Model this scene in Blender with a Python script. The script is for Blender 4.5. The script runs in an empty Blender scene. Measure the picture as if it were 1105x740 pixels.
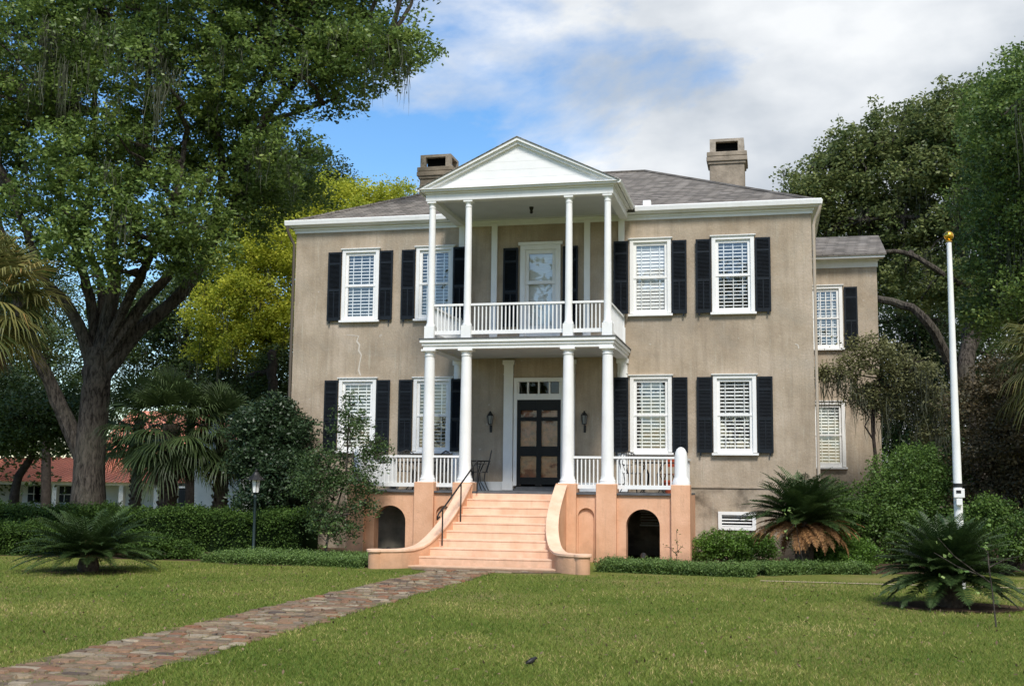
import bpy, math, random
import numpy as np
from mathutils import Vector, Matrix
PI = math.pi
C = bpy.context.scene.collection
S = bpy.context.scene
random.seed(7)
RNG = np.random.default_rng(11)

# ------------------------------------------------------------------ camera
CAM = np.array([5.765, -28.5, 1.8]); F_PX = 1233.56
YAW, PIT, ROL = 0.224231, 0.119380, 0.010734
_cy, _sy, _cp, _sp, _cr, _sr = math.cos(YAW), math.sin(YAW), math.cos(PIT), math.sin(PIT), math.cos(ROL), math.sin(ROL)
_fw = np.array([-_sy, _cy, 0.]); _r = np.array([_cy, _sy, 0.]); _z = np.array([0, 0, 1.])
FW = _fw * _cp + _z * _sp; _u = -_fw * _sp + _z * _cp
RT = _r * _cr + _u * _sr; UP = _u * _cr - _r * _sr
cd = bpy.data.cameras.new('camera'); cam = bpy.data.objects.new('camera', cd); C.objects.link(cam)
cd.sensor_width = 36; cd.lens = F_PX / 1105 * 36; cd.clip_end = 2000; cd.clip_start = .1
cam.matrix_world = Matrix(((RT[0], UP[0], -FW[0], CAM[0]), (RT[1], UP[1], -FW[1], CAM[1]), (RT[2], UP[2], -FW[2], CAM[2]), (0, 0, 0, 1)))
S.camera = cam

# ------------------------------------------------------------------ sky, sun, exposure
SUN_EL, SUN_AZ = math.radians(50), math.radians(160)     # azimuth clockwise from +Y (behind the house); sun high, over the camera's right shoulder
SUN_E, SKY_E, CLOUD_E, EXPO = 2.7, 0.13, 0.55, 0.64
w = bpy.data.worlds.new("World"); S.world = w; w.use_nodes = True
nt = w.node_tree; nt.nodes.clear()
def wn(t, **k):
    n = nt.nodes.new(t)
    for a, b in k.items(): setattr(n, a, b)
    return n
out = wn('ShaderNodeOutputWorld'); sky = wn('ShaderNodeTexSky', sky_type='NISHITA', sun_disc=False)
sky.sun_elevation = SUN_EL; sky.sun_rotation = SUN_AZ; sky.air_density = 1.0; sky.dust_density = .6; sky.ozone_density = 1.5
b1 = wn('ShaderNodeBackground'); b1.inputs[1].default_value = SKY_E; hs = wn('ShaderNodeHueSaturation'); hs.inputs['Saturation'].default_value = 1.3; nt.links.new(sky.outputs[0], hs.inputs['Color']); nt.links.new(hs.outputs[0], b1.inputs[0])
b2 = wn('ShaderNodeBackground'); b2.inputs[1].default_value = CLOUD_E
tc = wn('ShaderNodeTexCoord'); mp = wn('ShaderNodeMapping'); mp.inputs['Scale'].default_value = (1, 1, 1.9); mp.inputs['Location'].default_value = (.35, .1, .2)
nt.links.new(tc.outputs['Generated'], mp.inputs[0])
n1 = wn('ShaderNodeTexNoise'); n1.inputs['Scale'].default_value = 3.3; n1.inputs['Detail'].default_value = 9; n1.inputs['Roughness'].default_value = .58; n1.inputs['Distortion'].default_value = .25
nt.links.new(mp.outputs[0], n1.inputs[0])
dt = wn('ShaderNodeVectorMath', operation='DOT_PRODUCT'); nt.links.new(tc.outputs['Generated'], dt.inputs[0]); dt.inputs[1].default_value = (.95, .25, .05)
ma = wn('ShaderNodeMath', operation='MULTIPLY_ADD'); nt.links.new(dt.outputs['Value'], ma.inputs[0]); ma.inputs[1].default_value = 1.1; nt.links.new(n1.outputs[0], ma.inputs[2])
cr = wn('ShaderNodeValToRGB'); cr.color_ramp.elements[0].position = .45; cr.color_ramp.elements[1].position = .60
cr.color_ramp.elements[0].color = (.03, .03, .03, 1); cr.color_ramp.elements[1].color = (1, 1, 1, 1)
nt.links.new(ma.outputs[0], cr.inputs[0])
n2 = wn('ShaderNodeTexNoise'); n2.inputs['Scale'].default_value = 5; n2.inputs['Detail'].default_value = 6; nt.links.new(mp.outputs[0], n2.inputs[0])
cr2 = wn('ShaderNodeValToRGB'); cr2.color_ramp.elements[0].position = .38; cr2.color_ramp.elements[1].position = .62
cr2.color_ramp.elements[0].color = (.62, .69, .78, 1); cr2.color_ramp.elements[1].color = (1.12, 1.15, 1.18, 1)
nt.links.new(n2.outputs[0], cr2.inputs[0]); nt.links.new(cr2.outputs[0], b2.inputs[0])
mx = wn('ShaderNodeMixShader'); nt.links.new(cr.outputs[0], mx.inputs[0]); nt.links.new(b1.outputs[0], mx.inputs[1]); nt.links.new(b2.outputs[0], mx.inputs[2])
nt.links.new(mx.outputs[0], out.inputs[0])
sl = bpy.data.lights.new('sun', 'SUN'); sl.energy = SUN_E; sl.angle = math.radians(15); sl.color = (1, .96, .9)
so = bpy.data.objects.new('sun', sl); C.objects.link(so)
_sd = Vector((math.sin(SUN_AZ) * math.cos(SUN_EL), math.cos(SUN_AZ) * math.cos(SUN_EL), math.sin(SUN_EL)))
so.rotation_euler = (-_sd).to_track_quat('-Z', 'Y').to_euler()
S.view_settings.view_transform = 'Standard'; S.view_settings.look = 'None'; S.view_settings.gamma = 1; S.view_settings.use_curve_mapping = False
S.view_settings.exposure = EXPO
S.render.engine = 'CYCLES'; S.cycles.max_bounces = 7; S.cycles.diffuse_bounces = 4; S.cycles.transparent_max_bounces = 12
S.cycles.use_denoising = True; S.cycles.sample_clamp_indirect = 6

# ------------------------------------------------------------------ helpers
def at(px, py, Y):
    "world point on the vertical plane Y seen at photograph pixel px, py"
    d = FW + RT * (px - 552.5) / F_PX - UP * (py - 370) / F_PX
    return CAM + d * ((Y - CAM[1]) / d[1])

class MB:
    def __init__(s): s.v = []; s.f = []
    def add(s, vs, fs):
        n = len(s.v); s.v += [tuple(map(float, p)) for p in vs]; s.f += [tuple(i + n for i in f) for f in fs]; return s
    def box(s, x0, x1, y0, y1, z0, z1):
        return s.add([(x0, y0, z0), (x1, y0, z0), (x1, y1, z0), (x0, y1, z0), (x0, y0, z1), (x1, y0, z1), (x1, y1, z1), (x0, y1, z1)],
                     [(0, 3, 2, 1), (4, 5, 6, 7), (0, 1, 5, 4), (1, 2, 6, 5), (2, 3, 7, 6), (3, 0, 4, 7)])
    def cbox(s, c, size, rot=None):
        h = [k / 2 for k in size]; R = rot or Matrix.Identity(3); c = Vector(c); vs = []
        for dz in (-1, 1):
            for dx, dy in ((-1, -1), (1, -1), (1, 1), (-1, 1)): vs.append(c + R @ Vector((dx * h[0], dy * h[1], dz * h[2])))
        return s.add(vs, [(0, 3, 2, 1), (4, 5, 6, 7), (0, 1, 5, 4), (1, 2, 6, 5), (2, 3, 7, 6), (3, 0, 4, 7)])
    def lathe(s, prof, cx, cy, n=20, rot=0, sx=1, sy=1):
        vs = []
        for r, z in prof:
            for k in range(n):
                a = 2 * PI * k / n + rot; vs.append((cx + r * sx * math.cos(a), cy + r * sy * math.sin(a), z))
        fs = []
        for i in range(len(prof) - 1):
            for k in range(n):
                k2 = (k + 1) % n; fs.append((i * n + k, i * n + k2, (i + 1) * n + k2, (i + 1) * n + k))
        fs.append(tuple(range(n - 1, -1, -1))); m = (len(prof) - 1) * n; fs.append(tuple(range(m, m + n)))
        return s.add(vs, fs)
    def tube(s, pts, rad, n=8):
        pts = [Vector(p) for p in pts]
        if not hasattr(rad, '__len__'): rad = [rad] * len(pts)
        vs = []; ref = None
        for i, p in enumerate(pts):
            t = (pts[min(i + 1, len(pts) - 1)] - pts[max(i - 1, 0)]).normalized()
            if ref is None: ref = Vector((1, 0, 0)) if abs(t.x) < .8 else Vector((0, 1, 0))
            a = (ref - t * ref.dot(t)).normalized(); ref = a; b = t.cross(a)
            for k in range(n):
                g = 2 * PI * k / n; vs.append(p + (a * math.cos(g) + b * math.sin(g)) * rad[i])
        fs = []
        for i in range(len(pts) - 1):
            for k in range(n):
                k2 = (k + 1) % n; fs.append((i * n + k, i * n + k2, (i + 1) * n + k2, (i + 1) * n + k))
        fs.append(tuple(range(n - 1, -1, -1))); m = (len(pts) - 1) * n; fs.append(tuple(range(m, m + n)))
        return s.add(vs, fs)
    def prism_y(s, poly, y0, y1):
        "polygon in x,z swept along y"
        n = len(poly); vs = [(x, y0, z) for x, z in poly] + [(x, y1, z) for x, z in poly]
        fs = [tuple(range(n)), tuple(range(2 * n - 1, n - 1, -1))] + [(k, k + n, (k + 1) % n + n, (k + 1) % n) for k in range(n)]
        return s.add(vs, fs)
    def prism_z(s, poly, z0, z1):
        n = len(poly); vs = [(x, y, z0) for x, y in poly] + [(x, y, z1) for x, y in poly]
        fs = [tuple(range(n - 1, -1, -1)), tuple(range(n, 2 * n))] + [(k, (k + 1) % n, (k + 1) % n + n, k + n) for k in range(n)]
        return s.add(vs, fs)
    def prism_x(s, poly, x0, x1):
        n = len(poly); vs = [(x0, y, z) for y, z in poly] + [(x1, y, z) for y, z in poly]
        fs = [tuple(range(n)), tuple(range(2 * n - 1, n - 1, -1))] + [(k, k + n, (k + 1) % n + n, (k + 1) % n) for k in range(n)]
        return s.add(vs, fs)
    def strip(s, pts, widths, side):
        "thin ribbon along pts, side = vector across"
        vs = []; side = Vector(side)
        for p, w_ in zip(pts, widths): p = Vector(p); vs += [p - side * w_ / 2, p + side * w_ / 2]
        return s.add(vs, [(2 * i, 2 * i + 1, 2 * i + 3, 2 * i + 2) for i in range(len(pts) - 1)])
    def build(s, name, mat, parent=None, smooth=False, bevel=0, loc=None):
        me = bpy.data.meshes.new(name); me.from_pydata(s.v, [], s.f); me.validate()
        me.materials.append(mat)
        if smooth: me.shade_smooth(); 
        if smooth:
            try: me.set_sharp_from_angle(angle=math.radians(38))
            except Exception: pass
        o = bpy.data.objects.new(name, me); C.objects.link(o)
        if parent: o.parent = parent
        if loc: o.location = loc
        if bevel:
            m = o.modifiers.new('bevel', 'BEVEL'); m.width = bevel; m.segments = 2; m.limit_method = 'ANGLE'
        return o

def thing(name, label, cat, loc=(0, 0, 0), rz=0, group=None):
    o = bpy.data.objects.new(name, None); C.objects.link(o); o.location = loc; o.rotation_euler = (0, 0, rz)
    return tag(o, label, cat, group)
def tag(o, label=None, cat=None, group=None, kind=None):
    if label: o['label'] = label
    if cat: o['category'] = cat
    if group: o['group'] = group
    if kind: o['kind'] = kind
    return o
def dup(o, parent=None, loc=None, rz=None):
    c = o.copy(); C.objects.link(c)
    if parent: c.parent = parent
    if loc is not None: c.location = loc
    if rz is not None: c.rotation_euler = (0, 0, rz)
    for ch in list(o.children): dup(ch, c)
    return c

# numpy meshes for foliage
def np_mesh(name, V, mat, parent=None, tone=None, quad=4):
    n = len(V) // quad
    me = bpy.data.meshes.new(name); me.vertices.add(len(V)); me.vertices.foreach_set('co', V.astype(np.float32).ravel())
    me.loops.add(n * quad); me.polygons.add(n)
    me.loops.foreach_set('vertex_index', np.arange(n * quad, dtype=np.int32)); me.polygons.foreach_set('loop_start', np.arange(0, n * quad, quad, dtype=np.int32))
    try: me.polygons.foreach_set('loop_total', np.full(n, quad, dtype=np.int32))
    except Exception: pass
    if tone is not None:
        a = me.attributes.new('tone', 'FLOAT', 'FACE'); a.data.foreach_set('value', tone.astype(np.float32))
    me.update(calc_edges=True); me.materials.append(mat)
    o = bpy.data.objects.new(name, me); C.objects.link(o)
    if parent: o.parent = parent
    return o
def unit(a): return a / np.maximum(np.linalg.norm(a, axis=1, keepdims=True), 1e-9)
def leaf_quads(P, L, W, up=.5, droop=0):
    "one rhombic leaf at each point"
    n = len(P); a = RNG.normal(size=(n, 3)); a[:, 2] = a[:, 2] * .6 - droop; a = unit(a)
    nrm = RNG.normal(size=(n, 3)); nrm[:, 2] = np.abs(nrm[:, 2]) + up; nrm = unit(nrm)
    b = unit(np.cross(a, nrm)); l = (L * RNG.uniform(.65, 1.25, n))[:, None]; w_ = (W * RNG.uniform(.7, 1.2, n))[:, None]
    V = np.empty((n, 4, 3)); V[:, 0] = P - a * l / 2; V[:, 1] = P + b * w_ / 2 - a * l * .05; V[:, 2] = P + a * l / 2; V[:, 3] = P - b * w_ / 2 - a * l * .05
    return V.reshape(-1, 3)
def sprigs(lobes, n, hollow=.42, lump=.3):
    "sprig centres spread through lumpy ellipsoids (cx,cy,cz,rx,ry,rz)"
    L = np.array(lobes, float); wts = (L[:, 3] * L[:, 4] * L[:, 5]) ** .7; wts /= wts.sum()
    k = RNG.choice(len(L), size=n, p=wts); d = unit(RNG.normal(size=(n, 3)))
    ph = k * 2.3
    lum = (np.sin(d[:, 0] * 5 + ph) + np.sin(d[:, 1] * 6 + ph * 1.7) + np.sin(d[:, 2] * 5.5 + ph * .6) + .7 * np.sin(d[:, 0] * 11 + d[:, 2] * 9 + ph)) / 3.7
    r = RNG.uniform(hollow ** 3, 1, n) ** (1 / 3) * (1 + lump * lum)
    return L[k, :3] + d * r[:, None] * L[k, 3:6], k, lum
def foliage(name, lobes, n, per, sr, L, W, mat, parent=None, zmin=None, flat=.6, up=.25, droop=0, hollow=.42, lump=.3, lean=0):
    cen, k, lum = sprigs(lobes, n, hollow, lump)
    if zmin is not None: cen = cen[cen[:, 2] > zmin]
    n = len(cen); cnt = RNG.integers(int(per * .5), int(per * 1.5), n); idx = np.repeat(np.arange(n), cnt)
    srr = sr * RNG.uniform(.6, 1.4, n)
    off = unit(RNG.normal(size=(len(idx), 3))) * (RNG.random(len(idx)) ** .45)[:, None] * 1.75 * srr[idx][:, None] * np.array([1, 1, flat])
    off[:, 2] -= .25 * (off[:, 0] ** 2 + off[:, 1] ** 2) / sr
    P = cen[idx] + off
    tone = np.clip(.5 + .16 * RNG.normal(size=n)[idx] + .14 * RNG.normal(size=len(idx)), 0, 1)
    if zmin is not None: P[:, 2] = np.maximum(P[:, 2], zmin * .3)
    return np_mesh(name, leaf_quads(P, L, W, up, droop), mat, parent, tone), cen
def add_moss(parent, anchors, n, length, mat, name='moss', wid=.026):
    "grey hanging beards below chosen anchors"
    pick = anchors[RNG.integers(0, len(anchors), n)]; V = []
    for p in pick:
        m = int(RNG.integers(12, 26)); ln = length * RNG.uniform(.4, 1.3)
        for _ in range(m):
            q = p + RNG.normal(size=3) * np.array([.13, .13, .15]); l = ln * RNG.uniform(.15, 1.1) ** 1.3; a = RNG.uniform(0, PI); sd = np.array([math.cos(a), math.sin(a), 0]) 
            seg = 4; prev = q; pw = wid * RNG.uniform(.5, 1.2)
            for j in range(seg):
                nx = prev + np.array([RNG.normal() * .03, RNG.normal() * .03, -l / seg]); nw = pw * RNG.uniform(.55, 1.15) * (1 if j < seg - 1 else .3)
                V += [prev - sd * pw / 2, prev + sd * pw / 2, nx + sd * nw / 2, nx - sd * nw / 2]; prev = nx; pw = nw
    V = np.array(V); return np_mesh(name, V, mat, parent, RNG.uniform(0, 1, len(V) // 4))
def limb(mb, p0, p1, r0, r1, seg=7, wob=.12, sag=0, n=8):
    p0 = Vector(p0); p1 = Vector(p1); d = p1 - p0; ln = d.length; pts = []; ox = oy = oz = 0
    for i in range(seg + 1):
        t = i / seg
        if 0 < i < seg: ox = random.gauss(0, wob) * ln / seg; oy = random.gauss(0, wob) * ln / seg; oz = random.gauss(0, wob) * ln / seg
        else: ox = oy = oz = 0
        pts.append(p0 + d * t + Vector((ox, oy, oz - sag * math.sin(PI * t) * ln)))
    mb.tube(pts, [r0 + (r1 - r0) * (i / seg) ** .8 for i in range(seg + 1)], n); return pts
def path_limb(mb, pts, r0, r1, n=10):
    "smooth limb through control points"
    P = [Vector(p) for p in pts]; out = []
    for i in range(2, len(P) - 1): P[i] = P[i] + Vector((random.gauss(0, .12), random.gauss(0, .12), random.gauss(0, .10))) * (1 if r0 < .3 else .2)
    for i in range(len(P) - 1):
        a, b, c, d = P[max(i - 1, 0)], P[i], P[i + 1], P[min(i + 2, len(P) - 1)]
        for j in range(5):
            t = j / 5; out.append(.5 * ((2 * b) + (c - a) * t + (2 * a - 5 * b + 4 * c - d) * t * t + (3 * b - a - 3 * c + d) * t ** 3))
    out.append(P[-1]); m = len(out) - 1
    for i in range(5, m): out[i] = out[i] + Vector((random.gauss(0, .3), random.gauss(0, .3), random.gauss(0, .2))) * min(r1, .1)
    mb.tube(out, [(r0 + (r1 - r0) * (i / m) ** .85) * random.uniform(.93, 1.07) for i in range(m + 1)], n); return out
def twigs(mb, starts, cen, n, r=.05):
    S_ = np.array([tuple(p) for p in starts])
    for c in cen[RNG.integers(0, len(cen), n)]:
        j = np.argmin(((S_ - c) ** 2).sum(1)); limb(mb, S_[j], c, r, r * .25, 5, .25, -.03, 5)

# ------------------------------------------------------------------ materials
def mat(name, col, rough=.8, spec=.3, var=None, vscale=4, bump=0, bscale=40, metal=0, detail=5):
    m = bpy.data.materials.new(name); m.use_nodes = True; N = m.node_tree; p = N.nodes['Principled BSDF']
    p.inputs['Base Color'].default_value = (*col, 1); p.inputs['Roughness'].default_value = rough; p.inputs['Specular IOR Level'].default_value = spec; p.inputs['Metallic'].default_value = metal
    g = N.nodes.new('ShaderNodeNewGeometry')
    if var:
        n = N.nodes.new('ShaderNodeTexNoise'); n.inputs['Scale'].default_value = vscale; n.inputs['Detail'].default_value = detail; n.inputs['Roughness'].default_value = .62
        N.links.new(g.outputs['Position'], n.inputs[0]); r = N.nodes.new('ShaderNodeValToRGB'); r.color_ramp.elements[0].position = .32; r.color_ramp.elements[1].position = .68
        r.color_ramp.elements[0].color = (*var, 1); r.color_ramp.elements[1].color = (*col, 1); N.links.new(n.outputs[0], r.inputs[0]); N.links.new(r.outputs[0], p.inputs['Base Color'])
    if bump:
        n = N.nodes.new('ShaderNodeTexNoise'); n.inputs['Scale'].default_value = bscale; n.inputs['Detail'].default_value = 4
        N.links.new(g.outputs['Position'], n.inputs[0]); b = N.nodes.new('ShaderNodeBump'); b.inputs['Strength'].default_value = bump; b.inputs['Distance'].default_value = .02
        N.links.new(n.outputs[0], b.inputs['Height']); N.links.new(b.outputs[0], p.inputs['Normal'])
    return m
def leafmat(name, dark, light, trans=.25, rough=.5, extra=None, spec=.35):
    m = bpy.data.materials.new(name); m.use_nodes = True; N = m.node_tree; p = N.nodes['Principled BSDF']; o = N.nodes['Material Output']
    a = N.nodes.new('ShaderNodeAttribute'); a.attribute_name = 'tone'; r = N.nodes.new('ShaderNodeValToRGB')
    r.color_ramp.elements[0].color = (*dark, 1); r.color_ramp.elements[1].color = (*light, 1); r.color_ramp.elements[0].position = .15; r.color_ramp.elements[1].position = .85
    if extra: e = r.color_ramp.elements.new(.97); e.color = (*extra, 1)
    N.links.new(a.outputs['Fac'], r.inputs[0]); N.links.new(r.outputs[0], p.inputs['Base Color']); p.inputs['Roughness'].default_value = rough; p.inputs['Specular IOR Level'].default_value = spec
    t = N.nodes.new('ShaderNodeBsdfTranslucent'); N.links.new(r.outputs[0], t.inputs[0]); x = N.nodes.new('ShaderNodeMixShader'); x.inputs[0].default_value = trans
    N.links.new(p.outputs[0], x.inputs[1]); N.links.new(t.outputs[0], x.inputs[2]); N.links.new(x.outputs[0], o.inputs[0])
    return m
class NB:
    "small node builder"
    def __init__(s, m): s.N = m.node_tree; s.L = s.N.links.new
    def n(s, t, ins=None, **k):
        x = s.N.nodes.new(t)
        for a, b in k.items(): setattr(x, a, b)
        for a, b in (ins or {}).items():
            if hasattr(b, 'is_output'): s.L(b, x.inputs[a])
            else: x.inputs[a].default_value = b
        return x
    def ramp(s, src, stops):
        r = s.N.nodes.new('ShaderNodeValToRGB'); e = r.color_ramp.elements
        while len(e) < len(stops): e.new(.5)
        for i, (p, c) in enumerate(stops): e[i].position = p; e[i].color = (*c, 1) if len(c) == 3 else c
        s.L(src, r.inputs[0]); return r.outputs[0]
    def mix(s, fac, a, b, mode='MIX'):
        x = s.N.nodes.new('ShaderNodeMix'); x.data_type = 'RGBA'; x.blend_type = mode
        for i, v in ((0, fac), (6, a), (7, b)):
            if hasattr(v, 'is_output'): s.L(v, x.inputs[i])
            else: x.inputs[i].default_value = v if i == 0 else (*v, 1)
        return x.outputs[2]
def stucco_mat(name, base, dark, light, band=True):
    m = bpy.data.materials.new(name); m.use_nodes = True; b = NB(m); p = m.node_tree.nodes['Principled BSDF']; p.inputs['Roughness'].default_value = .92; p.inputs['Specular IOR Level'].default_value = .15
    g = b.n('ShaderNodeNewGeometry').outputs['Position']
    big = b.n('ShaderNodeTexNoise', {'Vector': g, 'Scale': .8, 'Detail': 8, 'Roughness': .65}).outputs[0]
    c = b.ramp(big, [(.34, dark), (.5, base), (.66, light)])
    st = b.n('ShaderNodeMapping', {'Vector': g, 'Scale': (5, 5, .35)}).outputs[0]
    sn = b.n('ShaderNodeTexNoise', {'Vector': st, 'Scale': 1.3, 'Detail': 6, 'Roughness': .7}).outputs[0]
    c = b.mix(b.ramp(sn, [(.47, (0, 0, 0)), (.72, (.55, .55, .55))]), c, tuple(k * .58 for k in base))
    gq = b.ramp(b.n('ShaderNodeTexNoise', {'Vector': g, 'Scale': .45, 'Detail': 9, 'Roughness': .68, 'Distortion': .8}).outputs[0], [(.48, (0, 0, 0)), (.62, (.42, .42, .42))]); c = b.mix(gq, c, (.33, .295, .24))
    sl_ = b.ramp(b.n('ShaderNodeTexNoise', {'Vector': st, 'Scale': 2.1, 'Detail': 5, 'Roughness': .6}).outputs[0], [(.58, (0, 0, 0)), (.74, (.3, .3, .3))])
    c = b.mix(sl_, c, tuple(min(.6, k * 1.5) for k in light))
    fine = b.n('ShaderNodeTexNoise', {'Vector': g, 'Scale': 26, 'Detail': 5, 'Roughness': .7}).outputs[0]
    c = b.mix(.35, c, b.ramp(fine, [(.3, (.45, .45, .45)), (.7, (1, 1, 1))]), 'MULTIPLY')
    sp = b.ramp(b.n('ShaderNodeTexNoise', {'Vector': g, 'Scale': 5.5, 'Detail': 3}).outputs[0], [(.69, (0, 0, 0)), (.73, (.55, .55, .55))])
    c = b.mix(sp, c, (.5, .46, .4))
    if band:   # damp blotches on the basement course
        z = b.n('ShaderNodeSeparateXYZ', {0: g}).outputs[2]
        zf = b.ramp(z, [(0, (1, 1, 1)), (1, (0, 0, 0))]); mr = b.n('ShaderNodeMapRange', {'Value': z, 'From Min': 1.69, 'From Max': 1.71, 'To Min': 1.0, 'To Max': 0.0}).outputs[0]
        bl = b.ramp(b.n('ShaderNodeTexNoise', {'Vector': g, 'Scale': 1.4, 'Detail': 7, 'Roughness': .6, 'Distortion': .6}).outputs[0], [(.42, (0, 0, 0)), (.64, (.8, .8, .8))])
        f = b.n('ShaderNodeMath', {0: mr, 1: bl}, operation='MULTIPLY').outputs[0]
        c = b.mix(f, c, (.075, .06, .045))
    b.L(c, p.inputs['Base Color'])
    bn = b.n('ShaderNodeTexNoise', {'Vector': g, 'Scale': 14, 'Detail': 9, 'Roughness': .72}).outputs[0]
    b.L(b.n('ShaderNodeBump', {'Height': bn, 'Strength': .55, 'Distance': .025}).outputs[0], p.inputs['Normal'])
    return m
def shingle_mat():
    m = bpy.data.materials.new('shingles'); m.use_nodes = True; b = NB(m); p = m.node_tree.nodes['Principled BSDF']; p.inputs['Roughness'].default_value = .95; p.inputs['Specular IOR Level'].default_value = .1
    g = b.n('ShaderNodeNewGeometry').outputs['Position']; s = b.n('ShaderNodeSeparateXYZ', {0: g})
    u = b.n('ShaderNodeMath', {0: s.outputs[0], 1: s.outputs[1]}, operation='ADD').outputs[0]; v = b.n('ShaderNodeMath', {0: s.outputs[2], 1: 2.4}, operation='MULTIPLY').outputs[0]
    uv = b.n('ShaderNodeCombineXYZ', {0: u, 1: v}).outputs[0]
    br = b.n('ShaderNodeTexBrick', {'Vector': uv, 'Color1': (.13, .12, .11, 1), 'Color2': (.27, .245, .22, 1), 'Mortar': (.06, .055, .05, 1), 'Scale': 1.0, 'Mortar Size': .012, 'Brick Width': .30, 'Row Height': .14, 'Bias': 0.0}, offset=.5)
    nz = b.n('ShaderNodeTexNoise', {'Vector': g, 'Scale': 3, 'Detail': 6}).outputs[0]
    c = b.mix(.6, br.outputs[0], b.ramp(nz, [(.3, (.6, .58, .55)), (.7, (1, 1, 1))]), 'MULTIPLY'); b.L(c, p.inputs['Base Color'])
    b.L(b.n('ShaderNodeBump', {'Height': br.outputs[0], 'Strength': .5, 'Distance': .02}).outputs[0], p.inputs['Normal'])
    return m
M = {}
M['stucco'] = stucco_mat('stucco', (.43, .35, .26), (.33, .26, .185), (.52, .43, .335))
def weathered(name, col, var, stain, vs, amt, bump, rough=.88, spec=.15, zlow=None):
    m = bpy.data.materials.new(name); m.use_nodes = True; b = NB(m); p = m.node_tree.nodes['Principled BSDF']; p.inputs['Roughness'].default_value = rough; p.inputs['Specular IOR Level'].default_value = spec
    g = b.n('ShaderNodeNewGeometry').outputs['Position']; st = b.n('ShaderNodeMapping', {'Vector': g, 'Scale': (4, 4, .7)}).outputs[0]
    c = b.ramp(b.n('ShaderNodeTexNoise', {'Vector': g, 'Scale': vs, 'Detail': 7, 'Roughness': .62}).outputs[0], [(.32, var), (.66, col)])
    f = b.ramp(b.n('ShaderNodeTexNoise', {'Vector': st, 'Scale': 1.7, 'Detail': 8, 'Roughness': .72}).outputs[0], [(.52, (0, 0, 0)), (.72, (amt, amt, amt))]); c = b.mix(f, c, stain)
    f2 = b.ramp(b.n('ShaderNodeTexNoise', {'Vector': g, 'Scale': 9, 'Detail': 8, 'Roughness': .75, 'Distortion': .5}).outputs[0], [(.60, (0, 0, 0)), (.68, (amt, amt, amt))]); c = b.mix(f2, c, stain)
    if zlow:   # splash dirt along the foot
        z = b.n('ShaderNodeSeparateXYZ', {0: g}).outputs[2]; nz = b.n('ShaderNodeTexNoise', {'Vector': g, 'Scale': 6, 'Detail': 6}).outputs[0]
        zz = b.n('ShaderNodeMath', {0: nz, 1: -.5, 2: z}, operation='MULTIPLY_ADD').outputs[0]; mr = b.n('ShaderNodeMapRange', {'Value': zz, 'From Min': -.22, 'From Max': zlow, 'To Min': .6, 'To Max': 0.0}).outputs[0]; c = b.mix(mr, c, stain)
    b.L(c, p.inputs['Base Color']); bn = b.n('ShaderNodeTexNoise', {'Vector': g, 'Scale': 22, 'Detail': 8, 'Roughness': .7}).outputs[0]
    b.L(b.n('ShaderNodeBump', {'Height': bn, 'Strength': bump, 'Distance': .02}).outputs[0], p.inputs['Normal']); return m
M['peach'] = weathered('peach_render', (.75, .445, .285), (.62, .34, .20), (.36, .22, .14), 1.6, .38, .45, zlow=.12)
M['peach_step'] = weathered('peach_step', (.80, .55, .395), (.68, .42, .28), (.44, .29, .19), 2.4, .34, .3, zlow=.05)
M['white'] = weathered('white_paint', (.80, .80, .785), (.73, .73, .71), (.50, .49, .44), 1.7, .22, .1, .55, .35)
M['white_board'] = mat('white_board', (.80, .80, .79), .6, .3, (.74, .74, .73), 2, .05, 20)
M['ceiling'] = mat('porch_ceiling', (.60, .61, .61), .7, .2, (.54, .55, .55), 2)
M['shutter'] = mat('shutter_paint', (.007, .009, .012), .45, .22, (.011, .015, .020), 3)
M['black'] = mat('black_iron', (.012, .012, .012), .5, .4)
M['slab'] = mat('bluestone', (.12, .125, .13), .8, .3, (.07, .072, .078), 5)
M['door_black'] = mat('door_black', (.008, .008, .008), .45, .2, (.012, .012, .012), 4)
M['brown_door'] = mat('brown_panel', (.34, .10, .035), .3, .5, (.10, .03, .015), 6)
M['roof'] = shingle_mat()
M['tabby'] = mat('chimney_render', (.36, .30, .235), .95, .1, (.19, .16, .125), 3.2, .5, 20, detail=8)
M['tabby_top'] = mat('chimney_cap', (.46, .40, .33), .95, .1, (.2, .17, .14), 4, .5, 20)
M['flue_black'] = mat('flue_black', (.006, .006, .006), 1, 0)
M['brass'] = mat('gilt', (.75, .42, .06), .25, .5, metal=1)
M['blind'] = mat('white_blind', (.72, .72, .70), .6, .3)
M['red_roof'] = mat('red_metal_roof', (.78, .30, .19), .5, .4, (.68, .26, .17), 1.5)
M['clap'] = mat('white_clapboard', (.80, .81, .80), .7, .2, (.70, .71, .70), 2)
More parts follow.
